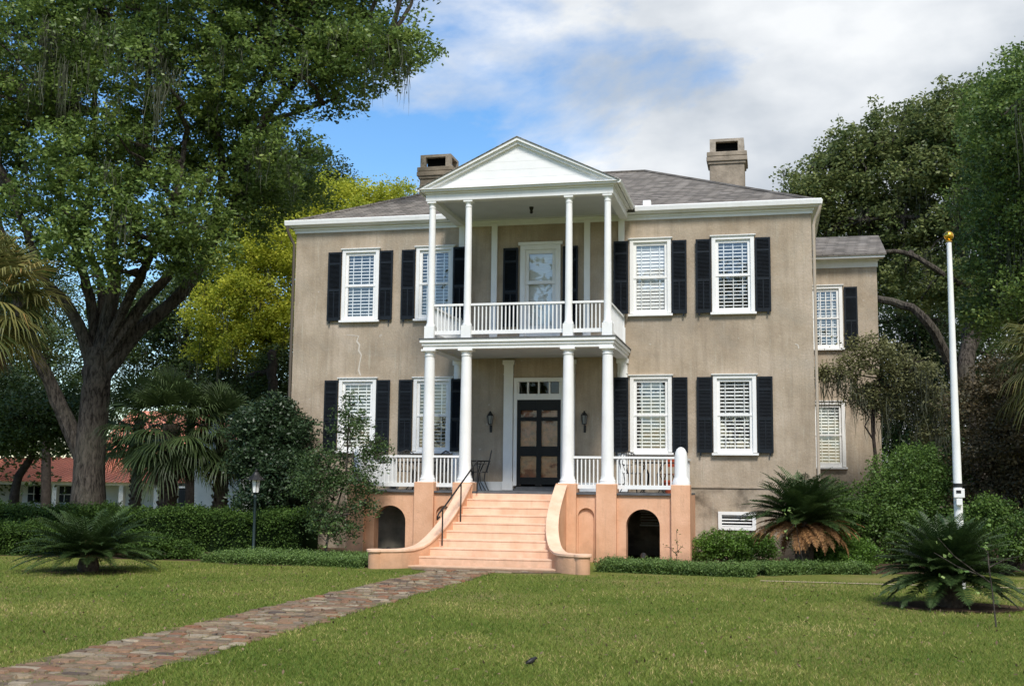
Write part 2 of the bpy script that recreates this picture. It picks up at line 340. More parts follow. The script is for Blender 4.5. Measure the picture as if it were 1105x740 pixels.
def bark_mat(name, c0, c1):
    m = bpy.data.materials.new(name); m.use_nodes = True; b = NB(m); p = m.node_tree.nodes['Principled BSDF']; p.inputs['Roughness'].default_value = .95; p.inputs['Specular IOR Level'].default_value = .1
    g = b.n('ShaderNodeNewGeometry').outputs['Position']; st = b.n('ShaderNodeMapping', {'Vector': g, 'Scale': (9, 9, 2.2)}).outputs[0]
    n1_ = b.n('ShaderNodeTexNoise', {'Vector': st, 'Scale': 1.6, 'Detail': 9, 'Roughness': .7, 'Distortion': .4}).outputs[0]; n2_ = b.n('ShaderNodeTexNoise', {'Vector': g, 'Scale': 1.1, 'Detail': 5}).outputs[0]
    c = b.mix(b.ramp(n2_, [(.50, (0, 0, 0)), (.72, (.35, .35, .35))]), b.ramp(n1_, [(.40, c0), (.58, c1)]), tuple(k * 1.5 for k in (c1[0] * .9, c1[1], c1[2] * .9))); b.L(c, p.inputs['Base Color'])
    b.L(b.n('ShaderNodeBump', {'Height': n1_, 'Strength': 1, 'Distance': .08}).outputs[0], p.inputs['Normal']); return m
M['bark'] = bark_mat('oak_bark', (.022, .019, .016), (.105, .09, .075))
M['bark_dark'] = mat('dark_bark', (.06, .05, .042), .95, .1, (.025, .02, .018), 8, .8, 16)
M['palm_bark'] = mat('palm_bark', (.12, .095, .07), .95, .1, (.04, .03, .025), 14, 1.0, 20)
M['moss'] = leafmat('spanish_moss', (.05, .056, .038), (.14, .15, .105), .3, .9, spec=.1)
M['oak'] = leafmat('oak_leaf', (.06, .11, .026), (.21, .295, .07), .38, .42, (.32, .38, .09))
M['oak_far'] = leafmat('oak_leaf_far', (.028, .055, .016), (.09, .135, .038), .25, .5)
M['oak_right'] = leafmat('oak_leaf_right', (.075, .115, .035), (.26, .29, .10), .42, .45)
M['yellow'] = leafmat('yellow_leaf', (.26, .32, .03), (.60, .60, .07), .46, .6, (.70, .63, .08))
M['hedge'] = leafmat('hedge_leaf', (.028, .06, .012), (.095, .165, .03), .28, .6, spec=.2)
M['low_hedge'] = leafmat('low_hedge_leaf', (.065, .12, .03), (.17, .26, .065), .25, .5)
M['bush'] = leafmat('bush_leaf', (.055, .115, .018), (.16, .29, .045), .3, .45)
M['shrub'] = leafmat('shrub_leaf', (.045, .09, .018), (.14, .23, .045), .3, .5)
M['olive'] = leafmat('olive_leaf', (.09, .10, .04), (.23, .23, .10), .3, .6)
M['brownleaf'] = leafmat('brown_leaf', (.04, .038, .018), (.13, .095, .045), .25, .6)
M['magnolia'] = leafmat('magnolia_leaf', (.016, .034, .014), (.05, .085, .035), .2, .4)
M['small_tree'] = leafmat('small_tree_leaf', (.03, .06, .018), (.10, .16, .052), .3, .5)
M['palm'] = leafmat('palm_leaf', (.026, .046, .014), (.085, .125, .042), .3, .5)
M['palm_gold'] = leafmat('palm_leaf_golden', (.055, .085, .025), (.24, .22, .07), .3, .5, (.42, .26, .09))
M['palm_dead'] = leafmat('dead_palm_leaf', (.09, .06, .035), (.24, .17, .10), .2, .8)
M['cycad'] = leafmat('cycad_leaf', (.014, .032, .008), (.07, .115, .034), .22, .42, spec=.35)
M['cycad_brown'] = leafmat('cycad_dead_leaf', (.14, .065, .025), (.36, .19, .075), .2, .7)
M['sprout'] = leafmat('sprout_leaf', (.12, .22, .05), (.32, .42, .14), .35, .5)
# glass: part mirror, part see-through
m = bpy.data.materials.new('glass'); m.use_nodes = True; b = NB(m); o_ = m.node_tree.nodes['Material Output']
tr = b.n('ShaderNodeBsdfTransparent', {0: (.97, .98, .98, 1)}); gl = b.n('ShaderNodeBsdfGlossy', {0: (1, 1, 1, 1), 'Roughness': .015})
gn = b.n('ShaderNodeTexNoise', {'Vector': b.n('ShaderNodeNewGeometry').outputs['Position'], 'Scale': 2.2, 'Detail': 2}).outputs[0]
b.L(b.n('ShaderNodeBump', {'Height': gn, 'Strength': .25, 'Distance': .03}).outputs[0], gl.inputs['Normal'])
fc = b.n('ShaderNodeLayerWeight', {0: .5}).outputs['Facing']; f5 = b.n('ShaderNodeMath', {0: fc, 1: 4.0}, operation='POWER').outputs[0]; fr = b.n('ShaderNodeMath', {0: f5, 1: .85, 2: .13}, operation='MULTIPLY_ADD'); x = b.n('ShaderNodeMixShader', {0: fr.outputs[0], 1: tr.outputs[0], 2: gl.outputs[0]}); b.L(x.outputs[0], o_.inputs[0]); M['glass'] = m
m = M['glass'].copy(); m.name = 'door_glass'; M['door_glass'] = m
for n_ in m.node_tree.nodes:
    if n_.type == 'MATH' and n_.operation == 'MULTIPLY_ADD': n_.inputs[2].default_value = .035
m = mat('lamp_glass', (.85, .86, .84), .12, .6); M['lamp_glass'] = m
M['lamp_dim'] = mat('lamp_glass_dim', (.22, .23, .23), .12, .6)
# lawn
m = bpy.data.materials.new('lawn'); m.use_nodes = True; b = NB(m); p = m.node_tree.nodes['Principled BSDF']; p.inputs['Roughness'].default_value = .9; p.inputs['Specular IOR Level'].default_value = .1
g = b.n('ShaderNodeNewGeometry').outputs['Position']
c = b.ramp(b.n('ShaderNodeTexNoise', {'Vector': g, 'Scale': .35, 'Detail': 6, 'Roughness': .6}).outputs[0], [(.32, (.12, .165, .028)), (.5, (.20, .215, .05)), (.7, (.33, .27, .11))])
fine = b.n('ShaderNodeTexNoise', {'Vector': g, 'Scale': 34, 'Detail': 6, 'Roughness': .75}).outputs[0]
c = b.mix(.8, c, b.ramp(fine, [(.3, (.35, .42, .3)), (.6, (1, 1, 1)), (.75, (1.5, 1.35, 1.2))]), 'MULTIPLY')
dry = b.ramp(b.n('ShaderNodeTexNoise', {'Vector': g, 'Scale': 1.1, 'Detail': 7, 'Roughness': .65}).outputs[0], [(.6, (0, 0, 0)), (.75, (.6, .6, .6))])
c = b.mix(dry, c, (.24, .19, .095)); b.L(c, p.inputs['Base Color'])
b.L(b.n('ShaderNodeBump', {'Height': fine, 'Strength': 1, 'Distance': .04}).outputs[0], p.inputs['Normal']); M['lawn'] = m
M['grass'] = leafmat('grass_blade', (.085, .15, .02), (.245, .285, .058), .3, .6, (.52, .42, .18), spec=.2)
# path
m = bpy.data.materials.new('path_stone'); m.use_nodes = True; b = NB(m); p = m.node_tree.nodes['Principled BSDF']; p.inputs['Roughness'].default_value = .85; p.inputs['Specular IOR Level'].default_value = .2
g = b.n('ShaderNodeNewGeometry').outputs['Position']; g2 = b.n('ShaderNodeMapping', {'Vector': g, 'Scale': (1, 1.7, 1)}).outputs[0]
g2 = b.mix(.16, g2, b.n('ShaderNodeTexNoise', {'Vector': g, 'Scale': 4}).outputs[1], 'ADD')
vo = b.n('ShaderNodeTexVoronoi', {'Vector': g2, 'Scale': 5.8}); ve = b.n('ShaderNodeTexVoronoi', {'Vector': g2, 'Scale': 5.8}, feature='DISTANCE_TO_EDGE')
hue = b.n('ShaderNodeSeparateColor', {0: vo.outputs['Color']}).outputs[0]
c = b.ramp(hue, [(0, (.30, .13, .07)), (.25, (.20, .13, .08)), (.45, (.36, .28, .18)), (.55, (.08, .065, .055)), (.72, (.30, .17, .10)), (.88, (.17, .12, .09)), (1, (.50, .41, .29))])
c = b.mix(.5, c, b.ramp(b.n('ShaderNodeTexNoise', {'Vector': g, 'Scale': 22, 'Detail': 5}).outputs[0], [(.3, (.5, .5, .5)), (.7, (1, 1, 1))]), 'MULTIPLY')
ed = b.ramp(ve.outputs[0], [(.01, (1, 1, 1)), (.10, (0, 0, 0))]); c = b.mix(ed, c, (.13, .11, .065)); moss_ = b.ramp(b.n('ShaderNodeTexNoise', {'Vector': g, 'Scale': 2.3, 'Detail': 7, 'Roughness': .7}).outputs[0], [(.52, (0, 0, 0)), (.68, (.55, .55, .55))]); c = b.mix(moss_, c, (.27, .23, .16)); b.L(c, p.inputs['Base Color'])
b.L(b.n('ShaderNodeBump', {'Height': ve.outputs[0], 'Strength': 1, 'Distance': .06}).outputs[0], p.inputs['Normal']); M['path'] = m
M['soil'] = mat('bark_mulch', (.10, .065, .042), .95, .1, (.045, .03, .02), 9, 1, 25)
M['sand'] = mat('sandy_edge', (.42, .34, .24), .95, .1, (.28, .22, .14), 6)

# ------------------------------------------------------------------ ground
M['joint'] = mat('path_joint', (.20, .16, .10), .95, .1, (.10, .085, .05), 7, 1, 30)
def sheet(name, poly, z, m, kind='structure'):
    mb = MB(); mb.add([(x, y, z) for x, y in poly], [tuple(range(len(poly)))]); o = mb.build(name, m); return tag(o, kind=kind)
mb = MB(); g_ = 400; mb.add([(-g_, -g_, 0), (g_, -g_, 0), (g_, g_, 0), (-g_, g_, 0)], [(0, 1, 2, 3)]); tag(mb.build('ground', M['lawn']), kind='structure')
pl, pr_ = [], []
y = -5.7
while y > -45:
    t = min(1, (-y - 5.7) / 13)
    pl.append((-.88 - .45 * t + random.gauss(0, .03), y)); pr_.append((.42 - .32 * t + random.gauss(0, .03), y)); y -= .35
sheet('path', [(1.6, -5.6), (-1.5, -5.6), (-1.35, -6.2)] + pl[2:] + pr_[::-1][:-2] + [(1.1, -6.35), (1.7, -6.1)], .008, M['joint'])
# uneven stones set in the path, each standing a little proud of the joints
m = bpy.data.materials.new('path_stones'); m.use_nodes = True; b = NB(m); p = m.node_tree.nodes['Principled BSDF']; p.inputs['Roughness'].default_value = .85; p.inputs['Specular IOR Level'].default_value = .2
g = b.n('ShaderNodeNewGeometry').outputs['Position']; at_ = b.n('ShaderNodeAttribute', attribute_name='tone').outputs['Fac']
c = b.ramp(at_, [(0, (.32, .15, .085)), (.2, (.22, .15, .10)), (.38, (.40, .31, .20)), (.5, (.12, .095, .08)), (.65, (.34, .20, .12)), (.82, (.24, .19, .14)), (1, (.48, .40, .29))])
c = b.mix(.65, c, b.ramp(b.n('ShaderNodeTexNoise', {'Vector': g, 'Scale': 17, 'Detail': 7, 'Roughness': .7}).outputs[0], [(.3, (.24, .24, .24)), (.68, (.80, .80, .80))]), 'MULTIPLY')
c = b.mix(b.ramp(b.n('ShaderNodeTexNoise', {'Vector': g, 'Scale': 2.6, 'Detail': 7, 'Roughness': .7}).outputs[0], [(.55, (0, 0, 0)), (.7, (.5, .5, .5))]), c, (.22, .19, .12))
b.L(c, p.inputs['Base Color']); b.L(b.n('ShaderNodeBump', {'Height': b.n('ShaderNodeTexNoise', {'Vector': g, 'Scale': 30, 'Detail': 6}).outputs[0], 'Strength': .7, 'Distance': .02}).outputs[0], p.inputs['Normal'])
V = []; tn = []; y = -6.0
while y > -24:
    dy = random.uniform(.10, .19); t_ = min(1, (-y - 5.7) / 13); xa, xb = -.86 - .45 * t_ + random.gauss(0, .04), .40 - .32 * t_ + random.gauss(0, .04)
    if y > -6.5: xa -= .35 * (y + 6.5) / .5; xb += .9 * (y + 6.5) / .5
    x = xa
    while x < xb - .05:
        dx = min(random.uniform(.12, .36), xb - x + .03); h_ = random.uniform(.010, .030); gp = random.uniform(.008, .018)
        if random.random() < .95:
            J = lambda: random.uniform(-.018, .018)
            q4 = [(x + gp + J(), y - dy + gp + J()), (x + dx - gp + J(), y - dy + gp + J()), (x + dx - gp + J(), y - gp + J()), (x + gp + J(), y - gp + J())]; cx_ = sum(q[0] for q in q4) / 4; cy_ = sum(q[1] for q in q4) / 4
            # round the corners to eight sides
            o8 = []
            for i in range(4):
                a_, b4 = q4[i], q4[(i + 1) % 4]; o8 += [(a_[0] + (b4[0] - a_[0]) * .18, a_[1] + (b4[1] - a_[1]) * .18), (a_[0] + (b4[0] - a_[0]) * .82, a_[1] + (b4[1] - a_[1]) * .82)]
            i8 = [(cx_ + (u - cx_) * .92, cy_ + (v_ - cy_) * .88) for u, v_ in o8]; tl = [random.uniform(-.03, .03) for _ in (0, 1)]; k_ = random.random()
            zz_ = lambda u, v_: h_ + (u - cx_) * tl[0] + (v_ - cy_) * tl[1]
            for i in range(8):
                a_, b4, ai, bi = o8[i], o8[(i + 1) % 8], i8[i], i8[(i + 1) % 8]
                V += [(a_[0], a_[1], .004), (b4[0], b4[1], .004), (bi[0], bi[1], zz_(*bi)), (ai[0], ai[1], zz_(*ai))]; tn.append(k_)
            for i in (0, 2, 4): V += [(*i8[0], zz_(*i8[0])), (*i8[i + 1], zz_(*i8[i + 1])), (*i8[i + 2], zz_(*i8[i + 2])), (*i8[(i + 3) % 8], zz_(*i8[(i + 3) % 8]))] if i < 4 else [(*i8[0], zz_(*i8[0])), (*i8[5], zz_(*i8[5])), (*i8[6], zz_(*i8[6])), (*i8[7], zz_(*i8[7]))]; tn.append(k_)
        x += dx
    y -= dy
tag(np_mesh('path_stones', np.array(V), m, None, np.array(tn)), kind='structure')
sheet('garden_bed', [(-30, -5.6), (-6.2, -5.6), (-5.4, -6.3), (-2, -6.0), (-2, 0), (-30, 2)], .004, M['soil'])
sheet('flower_bed', [(2.3, -5.2), (5.2, -5.6), (6.2, -4.5), (7.6, -4.0), (9.5, -3.6), (11, -2.0), (16, -1.6), (20, 30), (6.7, 12), (2.3, 0)], .004, M['soil'])
sheet('path_edging', [(5.5, -6.62), (30, -6.3), (30, -6.1), (5.5, -6.44)], .012, M['sand'])
sheet('mulch_ring', [(8.36 + 1.0 * math.cos(a) * (1 + .1 * math.sin(3 * a)), -10.2 + .75 * math.sin(a)) for a in np.linspace(0, 2 * PI, 26)[:-1]], .016, M['soil'])
sheet('mulch_ring', [(-6.84 + .8 * math.cos(a), -8.92 + .6 * math.sin(a)) for a in np.linspace(0, 2 * PI, 26)[:-1]], .012, M['soil'])

# ------------------------------------------------------------------ house
H = thing('house', 'two storey tan stucco mansion with white two level portico and peach front steps', 'house')
FLOOR = 1.54
WX = 6.78; WT = 8.5; DEP = 9.0
UZ, LZ = (5.92, 7.92), (2.457, 4.45)
win_x = [-4.90, -2.83, 2.83, 4.88]
holes = []
for cx in win_x:
    for z0, z1 in (UZ, LZ): holes.append((cx - .44, cx + .44, z0 + .06, z1 - .11))
holes += [(-.44, .44, 5.2, 7.86), (-.62, .60, FLOOR + .02, 4.36), (4.52, 5.28, .72, 1.04)]
def wall_grid(mb, x0, x1, z0, z1, holes, y, depth):
    xs = sorted({x0, x1, *[h[0] for h in holes], *[h[1] for h in holes]}); zs = sorted({z0, z1, *[h[2] for h in holes], *[h[3] for h in holes]})
    for i in range(len(xs) - 1):
        for j in range(len(zs) - 1):
            mx_, mz_ = (xs[i] + xs[i + 1]) / 2, (zs[j] + zs[j + 1]) / 2
            if any(h[0] < mx_ < h[1] and h[2] < mz_ < h[3] for h in holes): continue
            mb.add([(xs[i], y, zs[j]), (xs[i + 1], y, zs[j]), (xs[i + 1], y, zs[j + 1]), (xs[i], y, zs[j + 1])], [(0, 1, 2, 3)])
    for a, b_, c_, d in holes:
        v = [(a, y, c_), (b_, y, c_), (b_, y, d), (a, y, d)]; v += [(p[0], y + depth, p[2]) for p in v]
        mb.add(v, [(k, k + 4, (k + 1) % 4 + 4, (k + 1) % 4) for k in range(4)])
mb = MB(); wall_grid(mb, -WX, WX, 0, WT, holes, 0, .28)
mb.add([(-WX, 0, 0), (-WX, DEP, 0), (-WX, DEP, WT), (-WX, 0, WT), (WX, 0, 0), (WX, DEP, 0), (WX, DEP, WT), (WX, 0, WT)], [(0, 1, 2, 3), (5, 4, 7, 6), (1, 5, 6, 2)])
mb.add([(-WX + .02, .29, 5.0), (WX - .02, .29, 5.0), (WX - .02, DEP, 5.0), (-WX + .02, DEP, 5.0)], [(0, 1, 2, 3)])
mb.add([(-WX + .02, .29, FLOOR), (WX - .02, .29, FLOOR), (WX - .02, DEP, FLOOR), (-WX + .02, DEP, FLOOR)], [(0, 1, 2, 3)])
for x in (-3.9, -1.3, 1.3, 3.9): mb.box(x - .05, x + .05, .35, DEP - .1, .1, WT - .1)
mb.box(-WX + .1, WX - .1, 3.4, 3.5, .1, WT - .1)
mb.build('wall', M['stucco'], H)
MB().box(-WX - .025, WX + .025, -.028, DEP, 1.665, 1.70).build('belt_course', mat('belt', (.43, .36, .28), .9, .15, (.28, .22, .16), 3), H)
# cracks: pale patched seams in the render
for k, pts in enumerate([[(374, 361), (387, 362.5), (385, 368), (388, 372), (387, 378), (390, 383), (388, 392), (387, 399), (389, 405)], [(862, 376), (861, 372), (858, 371)]]):
    mb = MB(); q = [at(a, b_, -.004) for a, b_ in pts]
    ww = [random.uniform(.02, .045) for _ in q]; mb.strip([(p[0], -.005 - .001 * k, p[2]) for p in q], ww, (1, 0, .5)); mb.build('crack', mat('crack%d' % k, (.55, .50, .43), .95, .1), H)
# eaves: frieze, soffit, gutter (broken by the portico)
def ring(mb, ex, z0, z1, t):
    x0, x1, y0, y1 = -WX - ex, WX + ex, -ex, DEP + ex
    mb.box(x0, x1, y0, y0 + t, z0, z1); mb.box(x0, x1, y1 - t, y1, z0, z1); mb.box(x0, x0 + t, y0 + t, y1 - t, z0, z1); mb.box(x1 - t, x1, y0 + t, y1 - t, z0, z1)
mb = MB(); ring(mb, .035, 8.39, 8.53, .06); ring(mb, .075, 8.47, 8.525, .04); mb.build('frieze', M['white'], H)
mb = MB(); x0 = WX + .18; mb.box(-x0, x0, -.18, DEP + .18, 8.53, 8.57); mb.build('soffit', M['white'], H)
GUT = [(-.18, 8.54), (-.26, 8.58), (-.28, 8.69), (-.265, 8.71), (-.18, 8.70)]
for a, b_, in ((-WX - .25, -2.47), (2.47, WX + .25)):
    MB().prism_x(GUT, a, b_).build('gutter', M['white'], H)
MB().prism_y([(WX + .181, 8.54), (WX + .26, 8.58), (WX + .28, 8.69), (WX + .265, 8.71), (WX + .181, 8.70)], -.18, DEP + .16).build('gutter', M['white'], H)
# roof
ZE, RX, RY, ZR = 8.645, 2.2, 4.5, 10.9
ex = WX + .21; y0, y1 = -.21, DEP + .21
mb = MB(); mb.add([(-ex, y0, ZE), (ex, y0, ZE), (ex, y1, ZE), (-ex, y1, ZE), (-RX, RY, ZR), (RX, RY, ZR)], [(0, 1, 5, 4), (1, 2, 5), (2, 3, 4, 5), (3, 0, 4)])
mb.add([(-ex, y0, ZE - .05), (ex, y0, ZE - .05), (ex, y1, ZE - .05), (-ex, y1, ZE - .05), (-ex, y0, ZE), (ex, y0, ZE), (ex, y1, ZE), (-ex, y1, ZE)], [(0, 1, 5, 4), (1, 2, 6, 5), (2, 3, 7, 6), (3, 0, 4, 7), (0, 3, 2, 1)])
rf = mb.build('roof', M['roof'], H)
mb = MB(); mb.tube([(ex, y0, ZE + .015), (RX, RY, ZR + .015), (-RX, RY, ZR + .015), (-ex, y0, ZE + .015)], .045, 6); mb.build('ridge_cap', M['roof'], rf)
def chimney(cx, cy, z0):
    mb = MB(); mb.box(cx - .50, cx + .50, cy - .45, cy + .45, z0, 11.02); mb.box(cx - .54, cx + .54, cy - .49, cy + .49, 11.02, 11.10); mb.box(cx - .585, cx + .585, cy - .53, cy + .53, 11.10, 11.24); mb.box(cx - .575, cx + .575, cy - .52, cy + .52, 11.25, 11.385)
    ch = mb.build('chimney', M['tabby'], rf, bevel=.02)
    mb = MB(); hw, hd = .49, .45
    for sx in (-1, 1):
        for sy in (-1, 1): mb.box(cx + sx * hw - (.17 if sx > 0 else 0), cx + sx * hw + (.17 if sx < 0 else 0), cy + sy * hd - (.15 if sy > 0 else 0), cy + sy * hd + (.15 if sy < 0 else 0), 11.385, 11.70)
    mb.box(cx - hw, cx + hw, cy - hd, cy + hd, 11.70, 11.78); mb.build('chimney_hood', M['tabby_top'], rf)
    MB().box(cx - .3, cx + .3, cy - .28, cy + .28, 11.38, 11.695).build('flue', M['flue_black'], rf)  # plain black block filling the opening under the hood
chimney(4.60, 5.0, 9.2); chimney(-4.26, 5.0, 9.2)
# plumbing vent box on eave
MB().box(2.66, 2.86, -.16, .04, 8.66, 8.87).build('vent_box', M['white'], H, bevel=.01)

# windows ------------------------------------------------------------
def make_window(cx, zb, zt, parent, wdt=1.12, tilt=38, grid=None, y=0):
    h = zt - zb; x0, x1 = cx - wdt / 2, cx + wdt / 2
    fr_ = MB(); j0, j1 = x0 + .04, x1 - .04                      # casing
    fr_.box(j0, j0 + .095, y - .05, y + .10, zb + .07, zt - .11); fr_.box(j1 - .095, j1, y - .05, y + .10, zb + .07, zt - .11)
    fr_.box(j0, j1, y - .052, y + .10, zt - .11, zt - .04); fr_.box(x0 + .012, x1 - .012, y - .075, y + .0, zt - .04, zt - .002); fr_.box(x0, x1, y - .09, y + .0, zt - .022, zt)
    W_ = fr_.build('window', M['white'], parent, bevel=.004)
    MB().box(x0, x1, y - .11, y + .05, zb, zb + .055).build('sill', M['white'], W_, bevel=.006)
    gx0, gx1 = x0 + .205, x1 - .205; gt, gb = zt - .19, zb + .17; gm = (gt + gb) / 2 + .0
    sa = MB(); a0, a1 = j0 + .095, j1 - .095
    sa.box(a0, gx0, y + .0, y + .045, gb, gt); sa.box(gx1, a1, y + .0, y + .045, gb, gt); sa.box(a0, a1, y + .0, y + .046, gt, zt - .11); sa.box(a0, a1, y - .004, y + .046, zb + .055, gb); sa.box(a0, a1, y - .015, y + .045, gm - .025, gm + .025)
    if grid:
        for i in range(1, grid[0]): xx = gx0 + (gx1 - gx0) * i / grid[0]; sa.box(xx - .012, xx + .012, y + .012, y + .04, gb, gt)
        for i in range(1, grid[1]):
            zz = gb + (gt - gb) * i / grid[1]
            if abs(zz - gm) > .05: sa.box(gx0, gx1, y + .011, y + .039, zz - .012, zz + .012)
    sa.build('sash', M['white'], W_)
    pn = MB()
    for a, b_ in ((gb, gm - .025), (gm + .025, gt)): pn.add([(gx0, y + .03, a), (gx1, y + .03, a), (gx1, y + .03, b_), (gx0, y + .03, b_)], [(0, 1, 2, 3)])
    pn.build('pane', M['glass'], W_)
    bl = MB(); z = gt + .02; R = Matrix.Rotation(math.radians(tilt), 3, 'X')
    while z > gb - .02: bl.cbox((cx, y + .078, z), (gx1 - gx0 + .05, .072, .004), R); z -= .088
    for f in (.18, .5, .82): xx = gx0 + (gx1 - gx0) * f; bl.box(xx - .012, xx + .012, y + .046, y + .05, gb, gt)
    bl.build('blinds', M['blind'], W_)
    return W_
make_window(win_x[0], *UZ, H, tilt=30); make_window(win_x[1], *UZ, H, tilt=26); make_window(win_x[2], *UZ, H, tilt=74); make_window(win_x[3], *UZ, H, tilt=32)
make_window(win_x[0], *LZ, H, tilt=34); make_window(win_x[1], *LZ, H, tilt=18); make_window(win_x[2], *LZ, H, tilt=30); make_window(win_x[3], *LZ, H, tilt=40)
# shutters -------------------------------------------------------------
def shutter_mesh(wd, h):
    mb = MB(); st = .045; hw = wd / 2
    mb.box(-hw, -hw + st, -.035, 0, 0, h); mb.box(hw - st, hw, -.035, 0, 0, h)
    rails = [(h - .05, h), (h * .83 - .03, h * .83 + .02), (h * .445 - .035, h * .445 + .03), (0, .09)]
    for a, b_ in rails: mb.box(-hw + st, hw - st, -.033, -.002, a, b_)
    mb.box(-.014, .014, -.03, -.004, .09, h * .445 - .035)
    R = Matrix.Rotation(math.radians(48), 3, 'X')
    for a, b_ in ((.09, rails[2][0]), (rails[2][1], rails[1][0]), (rails[1][1], rails[0][0])):
        z = a + .018
        while z < b_ - .012: mb.cbox((0, -.016, z), (wd - 2 * st + .004, .036, .005), R); z += .034
    mb.box(-hw + st, hw - st, -.003, 0, .05, h - .03)
    mb.box(-hw, -hw + .02, -.05, -.035, .22, .25)
    mb.box(hw - .1, hw - .06, -.045, -.03, -.07, .0)
    return mb
sh0 = shutter_mesh(.375, 1.86).build('shutter', M['shutter'], H)
first = True
def put_shutter(x, z, s=1, ang=0, sc=(1, 1), y=-.03):
    global first
    o = sh0 if first else dup(sh0, H); first = False
    o.location = (x, y, z); o.scale = (s * sc[0], 1, sc[1]); o.rotation_euler = (0, 0, ang); return o
for zb in (UZ[0] + .05, LZ[0] + .06):
    for cx in win_x:
        for s in (-1, 1): put_shutter(cx + s * (.56 + .165), zb, s, random.uniform(-.02, .02), y=-.17 if abs(cx + s * .725) < 2.3 else -.04 - random.uniform(0, .015))
for s in (-1, 1): put_shutter(s * .785, 5.72, s, 0, (1.05, 1.11), y=-.02)

# portico ---------------------------------------------------------------
CX = [-2.12, -1.22, 1.21, 2.12]; CY = -2.66
def column(x, y, z0, z1, rb, rt, name, plinth, ph, base_h):
    mb = MB(); mb.box(x - plinth, x + plinth, y - plinth, y + plinth, z0, z0 + ph)
    zz = z0 + ph; H_ = z1 - zz
    prof = [(plinth * .97, zz), (plinth * .98, zz + base_h * .35), (rb * 1.12, zz + base_h * .55), (rb * 1.1, zz + base_h * .8), (rb, zz + base_h)]
    for i in range(1, 9): t = i / 8; prof.append((rb + (rt - rb) * t ** 1.5, zz + base_h + (H_ - base_h - .16) * t))
    prof += [(rt * 1.14, z1 - .158), (rt * 1.14, z1 - .135), (rt, z1 - .13), (rt, z1 - .09), (rt * 1.25, z1 - .06), (rt * 1.35, z1 - .045)]
    mb.lathe(prof, x, y, 24); mb.box(x - rt * 1.45, x + rt * 1.45, y - rt * 1.45, y + rt * 1.45, z1 - .045, z1)
    return mb.build(name, M['white'], H, smooth=True)
BZ0, BZ1 = 4.86, 5.09           # balcony deck
for x in CX:
    column(x, CY, 1.74, BZ0 - .012, .142, .118, 'lower_column', .19, .02, .16)
    column(x, CY, BZ1 + .01, 8.42, .088, .075, 'upper_column', .118, .30, .09)
for x in (-.80, .80, -2.13, 2.13):
    mb = MB(); mb.box(x - .14, x + .14, -.10, -.0, FLOOR + .01, FLOOR + .23); mb.box(x - .12, x + .12, -.085, -.0, FLOOR + .23, BZ0 - .12); mb.box(x - .13, x + .13, -.10, 0, BZ0 - .38, BZ0 - .36); mb.box(x - .15, x + .15, -.12, 0, BZ0 - .12, BZ0 - .01)
    if abs(x) > 1: mb.lathe([(.13, FLOOR + .2), (.125, 3), (.115, BZ0 - .12)], x, -.03, 18)
    mb.build('lower_pilaster', M['white'], H, smooth=True)
for x in (-1.22, 1.22, -2.10, 2.10):
    mb = MB(); mb.box(x - .10, x + .10, -.09, 0, BZ1 + .01, BZ1 + .55); mb.box(x - .075, x + .075, -.07, 0, BZ1 + .55, 8.44); mb.build('upper_pilaster', M['white'], H)
# balcony deck: drip edge, fascia, beams, ceiling
mb = MB(); X0 = 2.34
mb.box(-X0, X0, -2.88, 0, 5.075, 5.10); dk = mb.build('balcony_deck', M['slab'], H)
mb = MB(); mb.box(-X0 + .02, X0 - .02, -2.86, -.0, 5.0, 5.074); mb.box(-X0 + .06, X0 - .06, -2.82, 0, 4.93, 5.0); mb.build('cornice', M['white'], dk)
mb = MB(); mb.box(-2.25, 2.25, -2.79, -2.53, BZ0 - .01, 4.93)
for s in (-1, 1): mb.box(s * 2.12 - .13, s * 2.12 + .13, -2.53, -.0, BZ0 - .01, 4.929)
mb.build('beam', M['white'], dk)
MB().box(-1.99, 1.99, -2.53, -.0, 4.91, 4.925).build('porch_ceiling', M['ceiling'], dk)
# upper entablature, pediment and gable roof
mb = MB(); mb.box(-2.26, 2.26, -2.78, -2.56, 8.42, 8.585)
for s in (-1, 1): mb.box(s * 2.16 - .10, s * 2.16 + .10, -2.56, -.0, 8.42, 8.584)
mb.build('entablature', M['white'], H, bevel=.005)
mb = MB(); mb.box(-2.06, 2.06, -2.56, .0, 8.535, 8.55); ce = mb.build('balcony_ceiling', M['ceiling'], H)
MB().lathe([(.06, 8.535), (.05, 8.49), (.03, 8.44), (.045, 8.40), (.02, 8.37)], .02, -1.3, 10).build('ceiling_lantern', M['black'], ce)
PD = thing_ = None
mb = MB(); mb.box(-2.28, 2.28, -2.82, -.2, 8.586, 8.63); mb.box(-2.36, 2.36, -2.90, -.2, 8.63, 8.672); mb.box(-2.40, 2.40, -2.94, -.2, 8.673, 8.695)
ped = mb.build('pediment', M['white'], H, bevel=.004)
AP = 9.84; SL = (AP - 8.70) / 2.40
mb = MB(); nb = 5                                                  # tympanum boards
for i in range(nb):
    za = 8.70 + (AP - .16 - 8.70) * i / nb; zb_ = 8.70 + (AP - .16 - 8.70) * (i + 1) / nb - .004
    wa, wb = (AP - .1 - za) / SL, max(.02, (AP - .1 - zb_) / SL)
    mb.add([(-wa, -2.80, za), (wa, -2.80, za), (wb, -2.7985, zb_), (-wb, -2.7985, zb_), (-wb, -2.797, zb_ + .006), (wb, -2.797, zb_ + .004)], [(0, 1, 2, 3), (3, 2, 5, 4)])
mb.add([(-2.4, -2.76, 8.70), (2.4, -2.76, 8.70), (0, -2.76, AP - .06)], [(0, 1, 2)])
mb.build('tympanum', M['white_board'], ped)
mb = MB()
